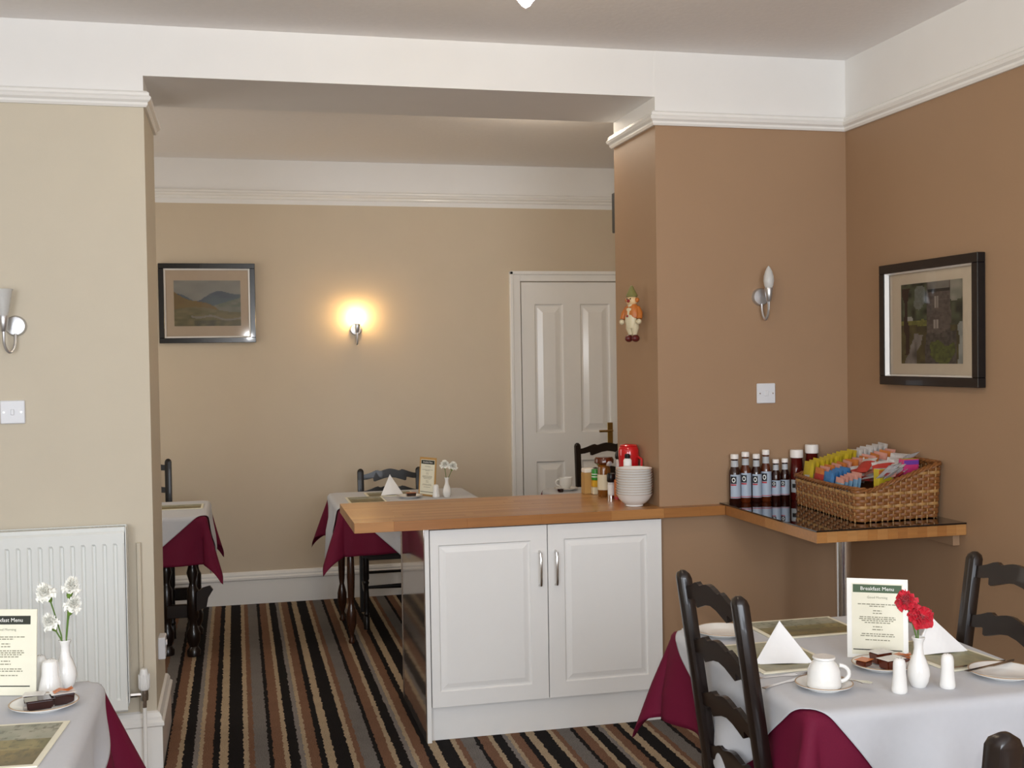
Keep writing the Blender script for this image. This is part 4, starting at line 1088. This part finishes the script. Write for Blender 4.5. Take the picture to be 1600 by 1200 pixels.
def ketchup(label, x, y, H, r):
    t = thing('ketchup_bottle', label, 'bottle', (x, y, ZG), -.3, 'ketchup bottles')
    MB().lathe([(r*.85, 0), (r*.95, .004), (r*.95, H*.40), (r, H*.46), (r*.94, H*.62), (r*.84, H*.82), (r*.90, H*.84)], 24).build('glass', 'ketchup_red', t)
    MB().lathe([(r*.90, H*.8405), (r*.96, H*.848), (r*.96, H*.985), (r*.90, H), (0, H)], 24).build('cap', 'cap_white', t)
    lb = MB(); arc_label(lb, r*.955, H*.16, H*.42, -PI/2-1.2, -PI/2+1.2, 0, 14); arc_label(lb, r*.955+.0004, H*.25, H*.33, -PI/2-.9, -PI/2+.9, 1)
    lb.build('front_label', ['label_pale', 'label_black'], t); return t
ketchup('ketchup bottle with white cap beside the basket', .618, -.036, .218, .0290)
ketchup('taller ketchup bottle partly behind the basket', .690, -.036, .238, .0300)

# ---------------------------------------------------------------- wicker basket
BK = [(.497, -.735), (.868, -.700), (.878, -.150), (.552, -.150)]     # near, right, back, left
BH = [.124, .205, .205, .120]
bc = (.69, -.43, ZG)
bk = thing('wicker_basket', 'woven wicker basket of sachets on the black glass shelf', 'basket', bc)
def loop_pts():
    """closed footprint with rounded corners; returns (x, y, normal x, normal y, edge, t)"""
    pts = []; n = 4; rad_ = .035
    for i in range(4):
        P = Vector(BK[i]); Q = Vector(BK[(i+1) % 4]); d = (Q-P); L = d.length; d /= L; nr = Vector((d.y, -d.x))
        m = int(L/.0058)
        for k in range(m):
            s = rad_+(L-2*rad_)*k/(m-1); p = P+d*s; pts.append((p.x, p.y, nr.x, nr.y, i, s/L))
        A = Q-d*rad_; d2 = (Vector(BK[(i+2) % 4])-Q).normalized(); B_ = Q+d2*rad_; n2 = Vector((d2.y, -d2.x))
        for k in range(1, 8):
            u = k/8; p = A*(1-u)**2+Q*2*u*(1-u)+B_*u*u; nn = (nr*(1-u)+n2*u).normalized(); pts.append((p.x, p.y, nn.x, nn.y, i if u < .5 else (i+1) % 4, 1-.02*(1-u) if u < .5 else .02*u))
    return pts
LP = loop_pts()
def rim_h(e, t):
    a, b = BH[e], BH[(e+1) % 4]
    if e == 0: s = max(0, min(1, (t-.14)/.86)); s = .6*s+.4*s*s*(3-2*s); return a+(b-a)*s-.006*math.sin(PI*min(1, t/.3))
    if e == 2: s = max(0, min(1, (t-.05)/.9)); return a+(b-a)*s
    if e == 3: return a+(b-a)*t-.005*math.sin(PI*t)
    return a+(b-a)*t
NL = len(LP); per = 5.3; nst = int(NL/per); per = NL/nst
wv = MB(); rowh = .0118; k = 0
while .008+k*rowh < .23:
    z = .010+k*rowh; run = []
    def flush(run):
        if len(run) > 3: wv.tube(run, .0068, 6, random.choice((0,)*7+(1,)), flat=.55)
    for i in list(range(NL))+[0]:
        x, y, nx_, ny_, e, t_ = LP[i]; hh = rim_h(e, t_)
        if z > hh-.006: flush(run); run = []; continue
        fl = .055*z
        o = .0042*math.cos(PI*i/per+PI*k)+fl
        run.append((x+nx_*o-bc[0], y+ny_*o-bc[1], z))
    flush(run); k += 1
wv.build('weave', ['wicker', 'wicker_light'], bk, kind='stuff')
stk = MB()
for j in range(nst):
    x, y, nx_, ny_, e, t_ = LP[int(j*per) % NL]; hh = rim_h(e, t_)
    stk.tube([(x-bc[0], y-bc[1], .001), (x+nx_*.055*hh-bc[0], y+ny_*.055*hh-bc[1], hh)], .0032, 6)
stk.build('stakes', 'wicker_light', bk, kind='stuff')
rim = MB()
for ph in (0, 2.1, 4.2):
    pts = []
    for i in list(range(NL))+[0, 1]:
        x, y, nx_, ny_, e, t_ = LP[i % NL]; hh = rim_h(e, t_); a = i*.42+ph
        o = .055*hh+.005*math.cos(a); pts.append((x+nx_*o-bc[0], y+ny_*o-bc[1], hh+.002+.005*math.sin(a)))
    rim.tube(pts, .0052, 6, cap=False)
rim.build('rim', 'wicker', bk)
bs = MB(); vs = [(p[0]*.97+.03*bc[0]-bc[0], p[1]*.97+.03*bc[1]-bc[1], .004) for p in LP[::4]]
def inner(x, y): return (max(0.0, (x-.52)/.35))*.088+.052
vt = [(v[0], v[1], inner(v[0]+bc[0], v[1]+bc[1])) for v in vs]; n = len(vs)
bs.add(vs+vt, [tuple(range(n))[::-1], tuple(range(n, 2*n))]+[(i, (i+1) % n, n+(i+1) % n, n+i) for i in range(n)])
bs.build('sloping_base', 'wicker', bk)
def sachet(label, x, y, z, w, h, th, ms, rot, group):
    """envelope: thin pillow standing on its lower edge, faces local -x"""
    o = MB(); nu, nv = 4, 4; vs = []; fs = []
    for sgn in (-1, 1):
        for j in range(nv+1):
            for i in range(nu+1):
                u, v = i/nu*2-1, j/nv*2-1; e = max(0, (1-u*u)*(1-v*v))**.5
                vs.append((sgn*(th/2*e+.0003), u*w/2, (v+1)/2*h))
    N_ = (nu+1)*(nv+1)
    for q in range(2):
        for j in range(nv):
            for i in range(nu): a = q*N_+j*(nu+1)+i; fs.append((a, a+1, a+nu+2, a+nu+1))
    o.add(vs, fs, 0, False)
    for k in range(len(o.f)):
        j = (k % (nu*nv))//nu; o.m[k] = 1 if j == nv-1 else (2 if j == 1 and k % nu in (1, 2) else 0)
    ob = o.build('sachet', ms, loc=(x, y, z), rot=rot)
    return tag(ob, label, 'sachet', group)
rs = random.Random(4)
ORD = ['first', 'second', 'third', 'fourth', 'fifth', 'sixth', 'seventh', 'eighth', 'ninth', 'tenth', 'eleventh', 'twelfth', 'thirteenth', 'fourteenth']
for k in range(10):
    x = .575+.0170*k; ys = -.12*(x-.57)/.27
    sachet('yellow sachet, %s from the left in the back row' % ORD[k], x, -.200+ys+rs.uniform(-.004, .004), ZG+inner(x, 0)+.004, .090, .114+.0012*k, .012, ['pack_yellow', 'pack_yellow', 'pack_white'], (rs.uniform(-.05, .05), .16, rs.uniform(-.12, .12)), 'yellow sachets')
for k in range(6):
    x = .748+.018*k; ys = -.12*(x-.57)/.27
    sachet('white and navy sachet, %s from the left in the back row' % ORD[k], x, -.200+ys+rs.uniform(-.004, .004), ZG+inner(x, 0)+.004, .090, .120+.001*k, .012, ['pack_white', 'pack_white', 'pack_navy'], (rs.uniform(-.05, .05), .16, rs.uniform(-.12, .12)), 'white sachets')
for k in range(14):
    x = .568+.0195*k; ys = -.12*(x-.57)/.27
    sachet('red and pink sachet, %s from the left in the middle row' % ORD[k], x, -.298+ys+rs.uniform(-.004, .004), ZG+inner(x, 0)+.004, .090, .098+.001*k, .012, [('pack_red', 'pack_pink', 'pack_white')[k % 3], 'pack_pink' if k % 2 else 'pack_orange', 'pack_white'], (rs.uniform(-.06, .06), .18, rs.uniform(-.15, .15)), 'red and pink sachets')
for k in range(5):
    x = .556+.017*k
    sachet('blue sachet, %s from the left in the third row' % ORD[k], x, -.408, ZG+inner(x, 0)+.004, .085, .094, .012, ['pack_blue', 'pack_blue', 'pack_pale_blue'], (0, .14, rs.uniform(-.1, .1)), 'blue sachets')
for k in range(5):
    x = .552+.018*k
    sachet('pale blue sachet, %s from the left in the front row' % ORD[k], x, -.500, ZG+inner(x, 0)+.004, .080, .082, .012, ['pack_pale_blue', 'pack_pink', 'pack_blue'], (0, .14, rs.uniform(-.1, .1)), 'pale blue sachets')
for k in range(34):
    x = .540+.29*((k*.618+.2) % 1); y = -.42-.255*((k*.382+.13) % 1)
    if x < .665 and y > -.56: x += .10
    x = min(x, .83)
    z = ZG+inner(x, y)+.030+.009*(k % 4)+(.018 if x < .68 else 0)
    sachet('red and white sachet lying in the loose heap', x, y, z, .085, .078, .014, [('pack_red', 'pack_white', 'pack_pink')[k % 3], 'pack_white', ('pack_white', 'pack_red')[k % 2]], (rs.uniform(-.3, .3), 1.15+rs.uniform(-.35, .25), rs.uniform(-1.2, 1.2)), 'red and white sachets')
for lab, y, x, m in (('yellow packet propped on the right rim of the basket', -.648, .662, ['pack_yellow', 'pack_white', 'pack_orange']), ('purple packet propped on the right rim of the basket', -.640, .775, ['pack_magenta', 'pack_yellow', 'pack_purple'])):
    t = thing('packet', lab, 'packet', (x, y, ZG+inner(x, y)+.032+(.004 if x > .7 else 0)), .09)
    MB().box(-.034, .034, -.016, .016, 0, .070, 0, bev=.001).build('box', m[0], t)
    MB().box(-.0335, .0335, -.0166, -.0158, .050, .066, 0).build('front_band', m[2], t)
    MB().box(-.0335, .0335, -.0156, .0156, .0702, .0708, 0).build('top_flap', m[1], t)
